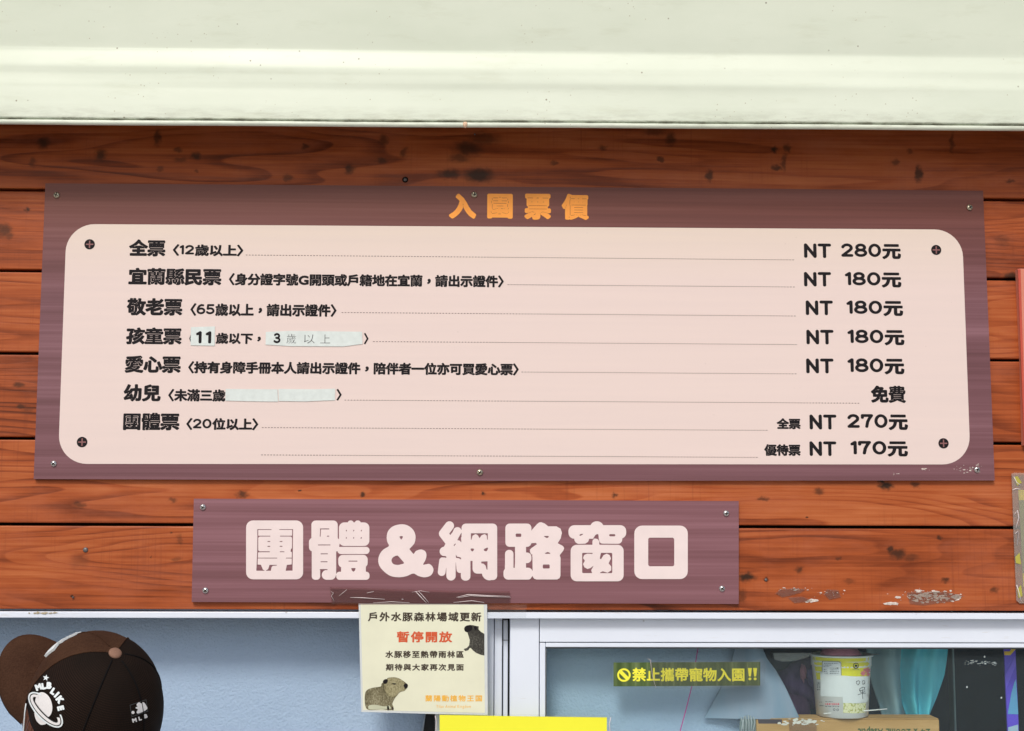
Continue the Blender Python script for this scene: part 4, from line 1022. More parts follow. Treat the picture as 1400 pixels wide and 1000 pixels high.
tn_.color(tn_.ramp(vo.outputs['Distance'], [(.1, (.70, .68, .30)), (.45, (.80, .80, .55)), (.8, (.40, .42, .10))]))
wrap(cup, 'noodle_picture', [cz([(484, 700), (620, 708), (756, 700), (750, 800), (620, 812), (484, 808)])], tn_.m, ct, .0003)
wrap(cup, 'sticker', [cz([(248, 380), (300, 386), (300, 408), (460, 414), (620, 424), (772, 420), (765, 690), (620, 705), (480, 702), (478, 640), (250, 630)])], WH, ct, .0006)
wrap(cup, 'nutrition_table', [cz([(268, 262), (460, 270), (462, 412), (300, 406), (280, 380), (266, 376)])], simple('table_white', (.70, .74, .76), .4), ct, .0005)
for pl in ([(268, 262), (440, 268), (460, 285), (462, 410)], [(268, 262), (264, 375)]):
    L = []
    for p0, p1 in zip(pl[:-1], pl[1:]):
        dx, dy = p1[0]-p0[0], p1[1]-p0[1]; ln = math.hypot(dx, dy); nx, ny = -dy/ln*3, dx/ln*3
        L.append(cz([(p0[0]+nx, p0[1]+ny), (p1[0]+nx, p1[1]+ny), (p1[0]-nx, p1[1]-ny), (p0[0]-nx, p0[1]-ny)]))
    for l in L: wrap(cup, 'table_border', [l], GR, ct, .0008)
def dashes(rows, parent, name, mat):
    L = []
    for x0, x1, y, hh in rows:
        x = x0
        while x < x1:
            w_ = 5+RNG.random()*13
            L.append(cz([(x, y), (min(x+w_, x1), y+.5), (min(x+w_, x1), y+hh), (x, y+hh)])); x += w_+5+RNG.random()*4
    vs_ = wrap(parent, name, L, mat, ct, .0009)
dashes([(285, 430, 282, 8), (280, 360, 300, 9), (280, 340, 316, 7), (345, 440, 330, 9), (282, 310, 345, 9), (345, 440, 350, 8), (282, 320, 365, 9), (345, 440, 368, 8), (290, 330, 385, 8), (345, 440, 388, 8)], cup, 'small_print', GR)
dashes([(208, 248, 488, 10), (210, 248, 508, 10), (212, 248, 530, 10), (214, 248, 556, 12), (236, 270, 690, 6), (240, 285, 725, 9), (300, 375, 684, 8), (300, 445, 735, 8)], cup, 'small_print', GR)
dashes([(300, 445, 705, 18)], cup, 'red_print', simple('cup_red_print', (.68, .15, .19), .4))
def ringpx(cx, cy, r0, r1, n=20): return [[(cx+r0*cos(2*pi*k/n), cy+r0*sin(2*pi*k/n)) for k in range(n)], [(cx+r1*cos(2*pi*k/n), cy+r1*sin(2*pi*k/n)) for k in range(n)]]
wrap(cup, 'round_mark', [cz(l) for l in ringpx(615, 310, 30, 23)], M['ink'], ct, .0007)
wrap(cup, 'round_mark', [cz([(603, 300), (628, 300), (628, 322), (603, 322)])], M['ink'], ct, .0007)
dashes([(580, 645, 347, 6)], cup, 'small_print', GR)
for cx, cy in ((390, 772), (425, 774)): wrap(cup, 'recycling_mark', [cz(l) for l in ringpx(cx, cy, 13, 8, 9)], GR, ct, .0007)
for cx, cy, r in ((690, 390, 34), (735, 358, 38), (742, 400, 26), (704, 352, 18)):
    wrap(cup, 'red_burst', [cz([(cx+(r if k % 2 else r*.55)*cos(pi*k/7), cy+(r if k % 2 else r*.55)*sin(pi*k/7)) for k in range(14)])], simple('cup_pink_red', (.72, .20, .23), .4), ct, .0006+.00005*r/10)
def penstroke(parent, name, pls, wd, mat, tree, off):
    for pl in pls:
        pts = []
        for x, y in pl:
            loc, nrm, _i, _d = tree.ray_cast(CAM, ray(x, y))
            if loc is not None: pts.append(loc+(nrm if nrm.y < 0 else -nrm)*off)
        if len(pts) > 1:
            q = MB(); q.tube(pts, wd*1.5, 5); q.build(name, mat, parent)
hw = [[(618, 475), (622, 500), (636, 512), (652, 495), (655, 472), (640, 468), (618, 475)], [(680, 470), (680, 490), (688, 510)], [(680, 472), (700, 465), (708, 480), (702, 498), (684, 505)],
      [(655, 548), (650, 570), (665, 590), (690, 590), (708, 575)], [(660, 548), (685, 535), (705, 540), (702, 560)], [(655, 568), (680, 570), (700, 562)], [(634, 615), (665, 605), (715, 598)], [(682, 560), (682, 600), (686, 660)]]
penstroke(cup, 'handwriting', [cz(l) for l in hw], .00028, M['pen'], ct, .0009)
bw = MB(); zr = zb_+h*.985; rbw = (cupx(1178)-cupx(1123))/2
bw.lathe((cupx(1150), YCU, zr), [(rbw*1.02, .0), (rbw*.95, rbw*.10), (rbw*.84, rbw*.24), (rbw*.68, rbw*.40), (rbw*.46, rbw*.54), (rbw*.22, rbw*.62), (.0002, rbw*.64)], 40)
o = bw.build('pink_bowl', simple('pink_plastic', (.86, .36, .50), .35, .45)); o['label'] = 'pink rounded bowl turned over on the mouth of the noodle cup'; o['category'] = 'bowl'
mb = MB(); p0, p1 = at(1126, 975.6, YC0-.002), at(1213, 969.6, YC0+.02); p0.z = zct+.0022; p1.z = zct+.0042
p0 = at(1126, 976, YC0+.0005); p1 = at(1213, 969.5, YC0-.001)
mb.tube([p0, p0.lerp(p1, .5)+Vector((0, 0, -.0006)), p1], .0011, 8, 0, [1, 1, .8]); o = mb.build('white_stick', simple('white_plastic_stick', (.80, .82, .80), .3)); o['label'] = 'slim white stick lying across the carton at the foot of the noodle cup'; o['category'] = 'stick'

# cloths hanging behind the cup
def cloth(name, label, cols, left, right, Y, folds, amp, mat, zpy=(880, 982), n=44, m=26):
    mb = MB(); vs = []
    def edge(E_, y):
        ys = [e[1] for e in E_]; xs_ = [e[0] for e in E_]; return float(np.interp(y, ys, xs_))
    for back in (0, 1):
        for j in range(m+1):
            y = zpy[0]+(zpy[1]-zpy[0])*j/m
            l, r = edge(left, y), edge(right, y)
            for i in range(n+1):
                s_ = i/n; x = l+(r-l)*s_
                dy = amp*sin(folds*2*pi*s_+.5*sin(j*.16)+.9)*(0.45+.55*sin(pi*s_))+amp*.5*sin(folds*4.7*s_+j*.11)
                p = at(x, y, Y); vs.append((p.x, Y+dy-.012*sin(pi*s_)+back*.003, p.z))
    N = (m+1)*(n+1); fs = []
    for b in (0, N):
        for j in range(m):
            for i in range(n):
                q = (b+j*(n+1)+i, b+j*(n+1)+i+1, b+(j+1)*(n+1)+i+1, b+(j+1)*(n+1)+i); fs.append(q if b == 0 else q[::-1])
    for j in range(m):
        for i in (0, n): a_ = j*(n+1)+i; fs.append((a_, a_+n+1, a_+n+1+N, a_+N))
    mb.add(vs, fs, 0, True); o = mb.build(name, mat); o['label'] = label; o['category'] = cols; return o
def dyed(name, c0_, c1_):
    t = NT(name, .75, spec=.15); p = t.coord(); t.color(t.mix(t.rng(t.noise(t.vmath('MULTIPLY', p, (30, 30, 6)), 1.0, 3), .35, .65), c0_, c1_)); return t.m
cloth('grey_teal_cloth', 'dull grey teal cloth hanging right beside the noodle cup', 'cloth', [(1184, 880), (1193, 934), (1203, 965), (1208, 984)], [(1245, 880), (1246, 934), (1243, 965), (1240, 984)], .158, 1.3, .007, dyed('grey_teal_fabric', (.22, .38, .45), (.32, .50, .56)))
cloth('turquoise_cloth', 'bright turquoise cloth tapering down with soft folds behind the carton', 'cloth', [(1231, 880), (1226, 915), (1230, 950), (1242, 984)], [(1297, 880), (1291, 923), (1281, 955), (1270, 984)], .146, 2.2, .008, dyed('turquoise_fabric', (.07, .46, .60), (.14, .62, .74)))
cloth('grey_blue_sheet', 'pale grey blue sheet with slanting right edge left of the purple bag', 'sheet', [(1008, 876), (1000, 905), (985, 942), (962, 984)], [(1040, 880), (1048, 900), (1061, 917), (1074, 940), (1090, 975), (1094, 984)], .086, .8, .003, dyed('grey_blue_fabric', (.24, .34, .45), (.30, .37, .47)))
# purple bag: crumpled lumps, one skin
def lump(px, py, Y, rx, rz, ry, seed, name=None):
    c = at(px, py, Y); bm = bmesh.new(); bmesh.ops.create_icosphere(bm, subdivisions=4, radius=1)
    r_ = random.Random(seed); ph = [(r_.uniform(2, 6), r_.uniform(2, 6), r_.uniform(0, 6)) for _ in range(4)]
    for v in bm.verts:
        k = 1+sum(.07*sin(a_*v.co.x*1.3+b_*v.co.z+c_) for a_, b_, c_ in ph)
        v.co = Vector((c.x+v.co.x*rx*k, c.y+v.co.y*ry*k, c.z+v.co.z*rz*k))
    return bm
mb = MB()
bm_ = lump(1096, 940, .20, .045, .050, .03, 3); mb.bm(bm_, 0, True); bm_.free()
pb = thing('purple_bag', 'crumpled dark purple bag with pink patch behind the glass left of the noodle cup', 'bag', (at(1096, 985, .2).x, .2, zsill+.03))
mb.build('bag_body', dyed('purple_fabric', (.06, .036, .12), (.20, .13, .32)), pb)
mb = MB(); bm_ = lump(1083, 965, .185, .034, .030, .02, 9); mb.bm(bm_, 0, True); bm_.free(); mb.build('bag_fold', dyed('plum_fabric', (.10, .05, .14), (.22, .12, .26)), pb)
mb = MB(); bm_ = lump(1112, 927, .172, .013, .022, .01, 12); mb.bm(bm_, 0, True); bm_.free(); mb.build('bag_pocket', dyed('violet_fabric', (.12, .10, .28), (.22, .18, .42)), pb)
mb = MB(); bm_ = lump(1098, 920, .166, .006, .015, .004, 5); mb.bm(bm_, 0, True); bm_.free(); mb.build('pink_patch', dyed('dusty_pink', (.38, .16, .25), (.46, .22, .32)), pb)
mb = MB(); pts = [(1057, 893), (1111, 893), (1111, 895.5), (1104, 899), (1092, 902.5), (1080, 904.6), (1070, 904.8), (1059, 902)]
mb.prism(pxpoly(pts, .09), .09, .12); lid = mb.build('clear_lid', film('clear_dish_plastic', (.62, .70, .70), .12, .12, .10)); lid['label'] = 'clear plastic lid seen edge on in front of the purple bag'; lid['category'] = 'lid'

# tall purple banner on the right, inside
YV = .10
c0 = at(1383, 1000, YV)
bn = thing('purple_banner', 'narrow upright purple panel with yellow top corner inside the right end of the window', 'banner', (c0.x, YV, zsill+.03))
def vz(pts): return pxpoly([(1280+x/7.693, 870+y/7.693) for x, y in pts], YV)
mb = MB(); mb.prism(vz([(714, 100), (832, 100), (846, 455), (862, 830), (880, 1300), (765, 1300), (738, 700)]), YV, YV+.004); mb.build('panel', simple('violet_panel', (.115, .065, .62), .45, .4, .1, 10), bn)
def fz(pts, mat, name, k):
    mb = MB(); mb.prism([(x, z) for x, z in vz(pts)], YV-.0005*k, YV-.0001); mb.build(name, mat, bn)
fz([(714, 160), (772, 160), (806, 118), (833, 118), (834, 138), (780, 200), (715, 200)], simple('banner_yellow', (.80, .52, .05), .45), 'yellow_corner', 1)
fz([(838, 455), (820, 490), (790, 600), (752, 818), (862, 822)], simple('banner_blue', (.12, .36, .62), .45), 'blue_sail', 1)
fz([(828, 215), (722, 420), (730, 560), (836, 300)], simple('banner_violet', (.165, .10, .72), .45), 'light_stripe', 2)
fz([(755, 960), (860, 930), (868, 1200), (762, 1200)], simple('banner_pale', (.35, .50, .62), .45), 'pale_foot', 1)
# scuffs on the pane
mb = MB()
for k in range(46):
    x = 1316+44*RNG.random(); y = 904.5+(x-1316)*.06+RNG.normal()*1.6; l = 1+4*RNG.random()**2
    mb.prism(pxpoly([(x, y), (x+l, y+RNG.normal()*.8), (x+l, y+.35+RNG.normal()*.3), (x+.2, y+.6)], YK), YK-.0002, YK)
mb.build('glass_scuffs', simple('pale_scuff', (.42, .52, .56), .5), sash)
for x, y in ((1322, 939.5), (1346, 898), (1369, 954)): mb = MB(); mb.prism(pxpoly([(x-1.2, y), (x, y-1.6), (x+1.2, y), (x+.8, y+1.4), (x-.8, y+1.3)], YK), YK-.0002, YK); mb.build('glass_chip', simple('pale_chip', (.42, .52, .56), .5), sash)

# dark bag edge under the notice and the clip on the far left
c0 = at(590, 1010, .08)
bg_ = thing('black_bag', 'black bag edge with pale piping showing under the capybara notice', 'bag', (c0.x, .1, zsill+.03))
mb = MB(); mb.prism(pxpoly([(583, 970), (606, 970), (606, 1090), (566, 1090)], .075), .075, .12); mb.build('bag_body', simple('black_nylon', (.012, .012, .014), .6, .3, .2, 200), bg_)
q = MB(); q.tube([at(582.6, 970, .073), at(577.5, 1000, .073), at(565, 1090, .073)], .0009, 6); q.build('piping', simple('grey_piping', (.42, .46, .50), .5), bg_)
c0 = at(3, 1000, .11)
cl = thing('wall_clip', 'black clip gripping white paper on the blue stucco wall at the far left edge', 'clip', (c0.x, .13, c0.z))
mb = MB(); mb.prism(pxpoly([(-18, 984), (0, 982.5), (2.2, 985), (10, 985.2), (11.2, 987.5), (9.6, 990), (0, 993), (-18, 994.5)], .112), .112, .134); mb.build('jaw', simple('black_clip_plastic', (.016, .018, .024), .4), cl)
mb = MB(); mb.prism(pxpoly([(-18, 994), (3.6, 992.4), (3.4, 1060), (-18, 1060)], .118), .118, .120); mb.build('paper', simple('white_clip_paper', (.74, .78, .78), .6), cl)

# boards at the right edge of the frame
c0 = at(1400, 606, -.01)
rb_ = thing('red_panel', 'pinkish red wooden panel fixed to the planks at the far right edge', 'panel', (c0.x, 0, c0.z))
t = NT('pinkish_red_wood', .5, spec=.3); p_ = t.coord(); t.color(t.mix(t.rng(t.noise(t.vmath('MULTIPLY', p_, (60, 1, 3)), 1.0, 4), .3, .7), (.56, .16, .10), (.68, .27, .19)))
mb = MB(); mb.prism(pxpoly([(1391.5, 368), (1396, 367.6), (1560, 370), (1568, 612), (1400, 609), (1397.5, 500)], -.012), -.012, -.0002); mb.build('panel_board', t.m, rb_)
mb = MB(); mb.prism(pxpoly([(1391.8, 368.5), (1395.4, 368.5), (1402.5, 609), (1400.2, 609)], -.0135), -.0135, -.0121); mb.build('edge_strip', simple('dark_red_edge', (.50, .075, .045), .45), rb_)
c0 = at(1400, 824, -.01)
ln_ = thing('laminated_poster', 'laminated green and yellow poster taped to the planks at the right edge', 'poster', (c0.x, 0, c0.z))
mb = MB(); mb.prism(pxpoly([(1383, 648), (1386, 646.6), (1560, 650), (1560, 830), (1394, 825), (1389.6, 821), (1386, 735)], -.004), -.004, -.0032); mb.build('laminate', film('clear_laminate', (.93, .88, .78), .05, .15, .12), ln_)
mb = MB(); mb.prism(pxpoly([(1392.3, 670), (1560, 674), (1560, 806), (1399, 803), (1396, 735)], -.0026), -.0026, -.0015); mb.build('poster_sheet', simple('pale_green_print', (.30, .40, .20), .5, .3, .2, 20), ln_)
mb = MB(); mb.prism(pxpoly([(1392.2, 669.8), (1560, 674), (1560, 686), (1393, 684.2)], -.0031), -.0031, -.0027); mb.build('yellow_band', M['yellow'], ln_)
mb = MB(); mb.prism(pxpoly([(1398, 784), (1560, 788), (1560, 806), (1399, 803)], -.0031), -.0031, -.0027); mb.build('yellow_band', M['yellow'], ln_)
for pl in ([(1384, 670), (1389, 668.5), (1395, 669)], [(1387, 704), (1391, 698), (1393, 708), (1389, 722)], [(1388, 730), (1392, 726), (1391, 745)], [(1390, 800), (1393, 810), (1396, 822)], [(1386, 652), (1390, 660), (1396, 664)]):
    q = MB(); q.tube([at(x, y, -.0045) for x, y in pl], .0007, 6); q.build('crease', M['wrinkle'], ln_)
for pts in ([(1386, 653), (1391, 651), (1397, 660), (1391, 664)], [(1388, 762), (1394, 756), (1396, 772), (1389, 770)], [(1391, 806), (1396, 800), (1398, 815), (1393, 818)]):
    mb = MB(); mb.prism(pxpoly(pts, -.0046), -.0046, -.0042); mb.build('tape_glint', simple('yellow_glint', (.42, .38, .07), .25), ln_)

#PERSON
# head seen from behind and a little above: a cap, brim to the left, long brown hair
YPn = -.35
C0 = at(135.5, 955, YPn)
sc_ = at(231, 953, YPn).x-C0.x                # metres per 100 photograph pixels there
RC = sc_*.985                                  # crown radius
U = Vector((.36, -.60, .70)).normalized()
e1 = Vector((-.80, .13, .57)); e1 = (e1-U*e1.dot(U)).normalized(); e2 = e1.cross(U).normalized()
aa = radians(11)
Fv = (e1*cos(aa)+e2*sin(aa)).normalized(); Rv = Fv.cross(U).normalized()
O_ = C0-U*RC*.34
person = thing('person', 'person seen from behind in a brown and black cap looking toward the ticket window', 'person', (C0.x+.04, YPn+.02, 0))
AF, AS, HH = RC*1.04, RC*.92, RC*1.33
def cpt(th, ph, off=0.0):
    c = max(cos(ph), 0)**.86; s_ = sin(ph)
    pf = 1-.020*abs(cos(3*th))**10*cos(ph)
    fl_ = 1+.05*max(0, cos(th))*s_*c                       # front panels stand up straighter
    p = O_+Fv*((AF+off)*c*pf*fl_*cos(th))+Rv*((AS+off)*c*pf*sin(th))+U*((HH+off)*s_)
    return p
def capmesh(t0, t1, nt, p0=0.0, p1=pi/2, npn=22, thick=.0022):
    mb = MB(); vs = []; N = (nt+1)*(npn+1)
    for off in (0, -thick):
        for i in range(nt+1):
            for k in range(npn+1): vs.append(cpt(t0+(t1-t0)*i/nt, p0+(p1-p0)*k/npn, off))
    fs = []
    for b in (0, N):
        for i in range(nt):
            for k in range(npn):
                q = (b+i*(npn+1)+k, b+(i+1)*(npn+1)+k, b+(i+1)*(npn+1)+k+1, b+i*(npn+1)+k+1); fs.append(q if b == 0 else q[::-1])
    for i in range(nt): a_ = i*(npn+1); fs.append((a_, a_+npn+1, a_+npn+1+N, a_+N))
    mb.add(vs, fs, 0, True); return mb
def fabric(name, c0_, c1_, scale=420, rough=.85, bump=.25):
    t = NT(name, rough, spec=.12); p = t.coord(); f = t.noise(p, scale, 3); b_ = t.noise(p, 16, 3)
    t.color(t.mix(t.rng(t.math('ADD', t.math('MULTIPLY', f, .5), t.math('MULTIPLY', b_, .5)), .35, .65), c0_, c1_)); t.bump(f, bump, .0008); return t.m
M['capbrown'] = fabric('brown_suede', (.036, .015, .008), (.070, .033, .018))
TF = radians(63)
TL, TF = radians(49), radians(66)
cap = capmesh(-TL, TF, 44).build('cap', M['capbrown'], person)
def mesh_fabric():
    t = NT('black_mesh', .8, spec=.08); uv = t.n.new('ShaderNodeUVMap').outputs[0]
    s_ = t.n.new('ShaderNodeSeparateXYZ'); t.set(s_.inputs[0], uv)
    a_ = t.math('SINE', t.math('MULTIPLY', t.math('ADD', s_.outputs[0], s_.outputs[1]), 330)); b_ = t.math('SINE', t.math('MULTIPLY', t.math('SUBTRACT', s_.outputs[0], s_.outputs[1]), 330))
    hole = t.rng(t.math('MULTIPLY', a_, b_), .25, .6)
    big = t.rng(t.noise(t.coord(), 11, 2), .4, .62)
    t.color(t.mix(t.math('MULTIPLY', hole, t.math('ADD', t.math('MULTIPLY', big, .8), .2)), (.010, .0065, .005), (.036, .018, .012))); t.bump(hole, .35, .0008); return t.m
mesh_o = capmesh(TF, 2*pi-TL, 90)
me_ob = mesh_o.build('mesh_crown', mesh_fabric(), cap)
uvl = me_ob.data.uv_layers.new(name='UVMap'); nv = 91*23
for lp in me_ob.data.loops:
    vi = lp.vertex_index % nv; i_, k_ = divmod(vi, 23); uvl.data[lp.index].uv = ((TF+(2*pi-TF-TL)*i_/90)*.35, k_/22*.5)
mb = MB()
for th in (TF, 2*pi-TL): mb.tube([cpt(th, radians(a_), .0004) for a_ in range(0, 88, 4)], .0011, 6)
for th in (radians(8),): mb.tube([cpt(th, radians(a_), .0003) for a_ in range(0, 88, 4)], .0009, 6)
mb.build('front_seam', M['capbrown'], cap)
mb = MB()
for th in (pi*2/3, pi, pi*4/3): mb.tube([cpt(th, radians(a_), .0004) for a_ in range(0, 88, 4)], .0011, 6)
mb.build('mesh_seam', simple('black_binding', (.008, .0075, .008), .9, .05), cap)
mb = MB(); mb.lathe(cpt(0, pi/2, -.001), [(.0088, 0), (.0090, .0022), (.0075, .0042), (.004, .0054), (.0001, .0058)], 24, U); mb.build('button', fabric('tan_button', (.20, .11, .075), (.27, .155, .11)), cap)
# brim
mb = MB(); vs = []; nb, mbn = 40, 12
TB = radians(54)
for off in (0, -.0035):
    for i in range(nb+1):
        th = -TB+2*TB*i/nb
        base = O_+Fv*(AF*.985*cos(th))+Rv*(AS*.985*sin(th))
        ln = .078*(max(cos(th/TB*pi/2), 0)**.5)
        d = (Fv*(1.0)+Rv*.25*sin(th)).normalized()
        for k in range(mbn+1):
            s_ = k/mbn; q = base+d*(ln*s_)
            lat = (q-O_).dot(Rv)/AS
            vs.append(q+U*(-.036*lat*lat*(.3+.7*s_)-.016*s_*s_+.003+off))
N = (nb+1)*(mbn+1); fs = []
for b in (0, N):
    for i in range(nb):
        for k in range(mbn):
            q = (b+i*(mbn+1)+k, b+(i+1)*(mbn+1)+k, b+(i+1)*(mbn+1)+k+1, b+i*(mbn+1)+k+1); fs.append(q if b == 0 else q[::-1])
for i in range(nb): a_ = i*(mbn+1)+mbn; fs.append((a_, a_+mbn+1, a_+mbn+1+N, a_+N))
mb.add(vs, fs, 0, True); mb.build('brim', M['capbrown'], cap)
# embroidery, each shape laid on the crown
kc = MB(); kc.v = list(capmesh(0, 2*pi, 120, 0, pi/2, 40).v); tmp = capmesh(0, 2*pi, 120, 0, pi/2, 40)
ctree = BVHTree.FromPolygons([Vector(v) for v in tmp.v], tmp.f)
M['stitch'] = simple('white_embroidery', (.78, .84, .86), .6, .2, .06, 500)
M['stitch2'] = simple('warm_white_embroidery', (.80, .78, .78), .6, .2, .06, 500)
def kz(pts): return [(x/4.667, 820+y/4.667) for x, y in pts]
def ell(cx, cy, a_, b_, rot, n=40, t0=0, t1=360):
    r_ = radians(rot); out = []
    for k in range(n+(0 if t1-t0 == 360 else 1)):
        t_ = radians(t0+(t1-t0)*k/n); x, y = a_*cos(t_), b_*sin(t_); out.append((cx+x*cos(r_)-y*sin(r_), cy+x*sin(r_)+y*cos(r_)))
    return out
wrap(cap, 'planet_emblem', [kz(ell(284, 672, 52, 82, -14))], M['stitch2'], ctree, .0012, 4)
wrap(cap, 'planet_emblem', [kz(catmull([(226, 700), (240, 735), (270, 765), (300, 783), (290, 795), (262, 796), (236, 770), (225, 735)]))], M['stitch2'], ctree, .0010, 4)
dk = simple('black_thread', (.012, .012, .014), .7, .2)
def bandpx(cx, cy, a_, b_, rot, w_, t0, t1): return [kz(ell(cx, cy, a_+w_, b_+w_, rot, 44, t0, t1)+ell(cx, cy, a_-w_, b_-w_, rot, 44, t0, t1)[::-1])]
wrap(cap, 'planet_ring', bandpx(300, 698, 112, 34, 46, 7, -8, 200), dk, ctree, .0016, 4)
wrap(cap, 'planet_ring', bandpx(297, 702, 118, 38, 46, 9, -40, 222), M['stitch2'], ctree, .0019, 4)
wrap(cap, 'planet_ring', bandpx(297, 702, 139, 58, 46, 5, -52, 232), M['stitch'], ctree, .0017, 4)
wrap(cap, 'star_emblem', [kz([(298+(21 if k % 2 == 0 else 9)*sin(pi*k/5+.2), 500-(21 if k % 2 == 0 else 9)*cos(pi*k/5+.2)) for k in range(10)])], M['stitch'], ctree, .0012, 4)
def capletter(ch, cx, cy, hgt, rot, wg=.06, mat='stitch', nm='cap_lettering', wd=1.0):
    L = layout(ch, wg, 0, 60, 0, 1.0); a_ = np.vstack(L); mid = (a_.min(0)+a_.max(0))/2; k_ = hgt/(a_[:, 1].max()-a_[:, 1].min()); r_ = radians(rot)
    out = []
    for l in L:
        q = (l-mid)*k_*np.array([wd, -1]); out.append(kz([(cx+x*cos(r_)-y*sin(r_), cy+x*sin(r_)+y*cos(r_)) for x, y in q]))
    wrap(cap, nm, out, M[mat], ctree, .0012, 4)
for ch, x, y, h_, r_ in (('M', 250, 559, 42, -20), ('L', 285, 553, 42, -10), ('B', 318, 549, 44, 6), ('L', 345, 586, 44, 34), ('I', 366, 607, 46, 44), ('K', 386, 638, 46, 54), ('E', 391, 692, 44, 76)): capletter(ch, x, y, h_, r_, .085)
for ch, x, y in (('M', 855, 768), ('L', 890, 757), ('B', 926, 742)): capletter(ch, x, y, 26, -14, .07, 'stitch2', 'cap_lettering', 1.15)
wrap(cap, 'batter_emblem', [kz(catmull([(868, 668), (884, 655), (898, 662), (906, 655), (918, 658), (936, 688), (930, 702), (905, 716), (876, 726), (868, 716), (876, 700), (862, 692), (866, 684), (874, 684)], 3))], M['stitch2'], ctree, .0012, 4)
wrap(cap, 'batter_emblem', [kz(ell(846, 719, 10, 10, 0, 14))], M['stitch2'], ctree, .0012, 4)
wrap(cap, 'emblem_border', [kz([(826, 672), (930, 636), (942, 712), (838, 748)]), kz([(830, 675), (927, 641), (938, 709), (841, 743)])], simple('grey_thread', (.05, .052, .055), .7), ctree, .0010, 4)
# raised white lettering on the front panel, seen edge on
mb = MB()
for th0, th1, f0, f1 in ((-.46, -.30, 27, 38), (-.26, -.10, 28, 41), (-.06, .10, 29, 42), (.14, .28, 24, 36)):
    n0 = len(mb.v); vs = []
    for off in (.0002, .0035):
        for i in range(7):
            for k in range(5): vs.append(cpt(th0+(th1-th0)*i/6, radians(f0+(f1-f0)*k/4), off))
    fs = [(b+i*5+k, b+(i+1)*5+k, b+(i+1)*5+k+1, b+i*5+k+1) for b in (0, 35) for i in range(6) for k in range(4)]
    fs += [(i*5, (i+1)*5, (i+1)*5+35, i*5+35) for i in range(6)]+[(i*5+4, (i+1)*5+4, (i+1)*5+39, i*5+39) for i in range(6)]+[(k, k+1, k+36, k+35) for k in range(4)]+[(30+k, 31+k, 66+k, 65+k) for k in range(4)]
    mb.add(vs, fs, 0, False)
mb.build('front_embroidery', M['stitch'], cap)

# head, neck and body: one continuous skin
skin = NT('skin', .5, spec=.35); skn = skin.noise(skin.coord(), 40, 4); skin.color(skin.mix(skin.rng(skn, .3, .7), (.50, .30, .21), (.58, .37, .27)))
HC = O_-U*.02
down = Vector((0, 0, -1))
nk = HC-U*.085-Fv*.03; nk2 = Vector((nk.x+.01, nk.y, nk.z-.07)); ch_ = nk2+Vector((0, 0, -.10))
fwd = Vector((Fv.x, Fv.y, 0)).normalized(); rgt = Vector((-fwd.y, fwd.x, 0))*-1
hip = ch_+Vector((0, 0, -.36))
ns = {}
verts = []; edges = []; rad = []
def jt(name, p, r, par=None):
    ns[name] = len(verts); verts.append(Vector(p)); rad.append(r if isinstance(r, tuple) else (r, r))
    if par: edges.append((ns[par], ns[name]))
jt('hip', hip, (.105, .085)); jt('waist', hip+Vector((0, 0, .14)), (.115, .085), 'hip'); jt('chest', ch_+Vector((0, 0, -.08)), (.13, .095), 'waist'); jt('collar', ch_+Vector((0, 0, .015)), (.075, .06), 'chest')
jt('neck', nk2, .052, 'collar'); jt('skull', nk, .060, 'neck'); jt('head', HC+Fv*.005, (.078, .078), 'skull'); jt('crown', HC+U*.055, .060, 'head')
jt('jaw', HC+Fv*.055-U*.075, .040, 'skull'); jt('chin', HC+Fv*.078-U*.095, .022, 'jaw'); jt('nose', HC+Fv*.098-U*.040, .014, 'head')
for sgn, sd_ in ((1, 'r'), (-1, 'l')):
    sh = ch_+rgt*sgn*.165+Vector((0, 0, -.03)); el = sh+rgt*sgn*.03+Vector((0, 0, -.28))+fwd*-.03; wr = el+fwd*.10+Vector((0, 0, -.21))
    jt('sh'+sd_, sh, .056, 'chest'); jt('el'+sd_, el, .040, 'sh'+sd_); jt('wr'+sd_, wr, .026, 'el'+sd_); pm = wr+fwd*.03+Vector((0, 0, -.06)); jt('pm'+sd_, pm, (.036, .018), 'wr'+sd_)
    for q in range(4):
        b_ = pm+rgt*(.024-.016*q)+Vector((0, 0, -.012)); jt('f%s%d' % (sd_, q), b_+fwd*.006+Vector((0, 0, -.03)), .0095, 'pm'+sd_); jt('g%s%d' % (sd_, q), b_+fwd*.002+Vector((0, 0, -.062+.006*abs(q-1))), .0075, 'f%s%d' % (sd_, q))
    jt('t'+sd_, pm-rgt*sgn*.030+fwd*.018+Vector((0, 0, -.012)), .010, 'pm'+sd_)
    hp = hip+rgt*sgn*.085+Vector((0, 0, -.15)); kn = Vector((hp.x, hp.y, .46))+fwd*.02; an = Vector((hp.x, hp.y, .085))
    jt('hp'+sd_, hp, .072, 'hip'); jt('kn'+sd_, kn, .055, 'hp'+sd_); jt('an'+sd_, an, .036, 'kn'+sd_); jt('ft'+sd_, Vector((an.x, an.y, .036))+fwd*.13, (.040, .030), 'an'+sd_)
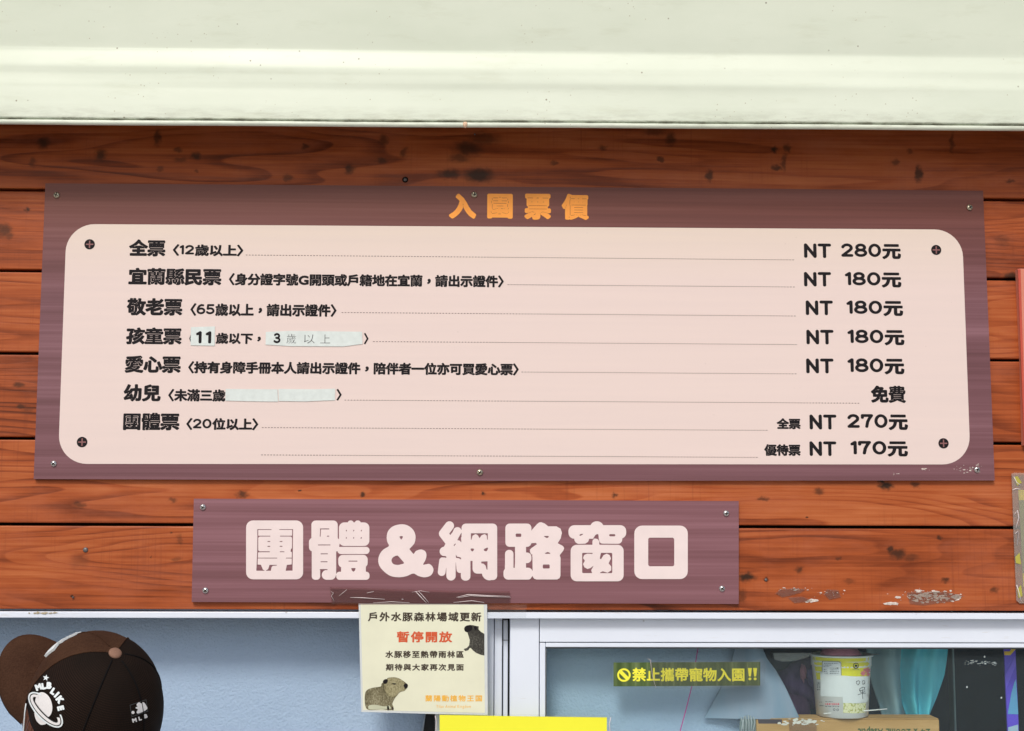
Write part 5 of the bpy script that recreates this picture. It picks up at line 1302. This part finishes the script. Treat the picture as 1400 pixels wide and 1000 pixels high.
def skinned(name, vlist, elist, rlist, mat, parent, root=0):
    og = origin(parent); me = bpy.data.meshes.new(name); me.from_pydata([v-og for v in vlist], elist, [])
    o = link(name, me, parent, [mat]); md = o.modifiers.new('skin', 'SKIN'); md.use_smooth_shade = True; md.branch_smoothing = 1.0
    for k, r_ in enumerate(rlist): me.skin_vertices[0].data[k].radius = r_
    me.skin_vertices[0].data[root].use_root = True
    sb = o.modifiers.new('sub', 'SUBSURF'); sb.levels = 2; sb.render_levels = 2
    dg = bpy.context.evaluated_depsgraph_get(); ev = o.evaluated_get(dg); nm = bpy.data.meshes.new_from_object(ev)
    o.modifiers.clear(); o.data = nm; nm.materials.clear(); nm.materials.append(mat)
    for p in nm.polygons: p.use_smooth = True
    return o
skinned('body', verts, edges, rad, skin.m, person)
for sgn in (1, -1):
    mb = MB(); mb.lathe(HC+Fv*.079+Rv*sgn*.031-U*.025, [(.0001, -.011), (.008, -.008), (.011, 0), (.008, .008), (.0001, .011)], 14, Fv); mb.build('eye', simple('eye_dark', (.05, .035, .03), .2), person)
    mb = MB(); ec = HC+Rv*sgn*.082-U*.045-Fv*.008; mb.lathe(ec, [(.018, -.004), (.030, .0), (.028, .005), (.012, .007)], 16, Rv*sgn); mb.build('ear', skin.m, person)
mb = MB(); mb.lathe(HC+Fv*.083-U*.072, [(.0001, -.004), (.018, -.001), (.018, .002), (.0001, .004)], 14, (Fv*.8-U*.1)); mb.build('mouth', simple('lips', (.42, .14, .12), .5), person)
def part_skin(name, keys, grow, mat):
    idx = [ns[k] for k in keys]; mp = {i: k for k, i in enumerate(idx)}
    skinned(name, [verts[i] for i in idx], [(mp[a_], mp[b_]) for a_, b_ in edges if a_ in mp and b_ in mp], [(rad[i][0]+grow, rad[i][1]+grow) for i in idx], mat, person)
part_skin('shirt', ['hip', 'waist', 'chest', 'collar', 'shr', 'elr', 'shl', 'ell'], .014, fabric('black_cotton', (.014, .014, .016), (.03, .03, .034)))
part_skin('trousers', ['hip', 'hpr', 'knr', 'anr', 'hpl', 'knl', 'anl'], .017, fabric('dark_denim', (.02, .028, .05), (.04, .055, .09)))
part_skin('shoe', ['anr', 'ftr'], .008, simple('white_sneaker', (.6, .6, .58), .6)); part_skin('shoe', ['anl', 'ftl'], .008, simple('white_sneaker_left', (.6, .6, .58), .6))
# long brown hair falling from under the cap
hair_m = NT('brown_hair', .38, spec=.5); hn = hair_m.noise(hair_m.vmath('MULTIPLY', hair_m.coord(), (420, 420, 8)), 1.0, 3); hair_m.color(hair_m.ramp(hn, [(.3, (.028, .009, .005)), (.55, (.095, .030, .014)), (.75, (.20, .070, .030))]))
mb = MB()
for k in range(190):
    th = radians(38+284*RNG.random()) if k > 46 else radians(-(38+40*RNG.random())) 
    p0 = cpt(th, radians(3+8*RNG.random()), -.006-.010*RNG.random())
    out_ = (p0-O_); out_ = (out_-U*out_.dot(U)).normalized()
    pts = [p0, p0-U*.04+out_*.002]
    q = pts[-1].copy(); L_ = .20+.08*RNG.random(); sw = RNG.normal()*.006
    for j in range(1, 6):
        q = q+Vector((sw*.4, 0, -L_/5))+(ch_+fwd*-.06-q)*Vector((1, 1, 0)).length*0*.0
        q = Vector((q.x+(nk2.x-q.x)*.07, q.y+(nk2.y-.02-q.y)*.05, q.z)); pts.append(q.copy())
    mb.tube(pts, .0042+.002*RNG.random(), 6, 0, [1, 1, 1, .95, .85, .7, .3])
mb.build('hair', hair_m.m, person)
q = MB(); q.tube([at(35.5, 962, YPn-.03), at(33.8, 975, YPn-.03), at(32, 1000, YPn-.03), at(29, 1050, YPn-.03)], .0009, 6); q.build('cord', simple('pale_cord', (.62, .66, .68), .4), person)
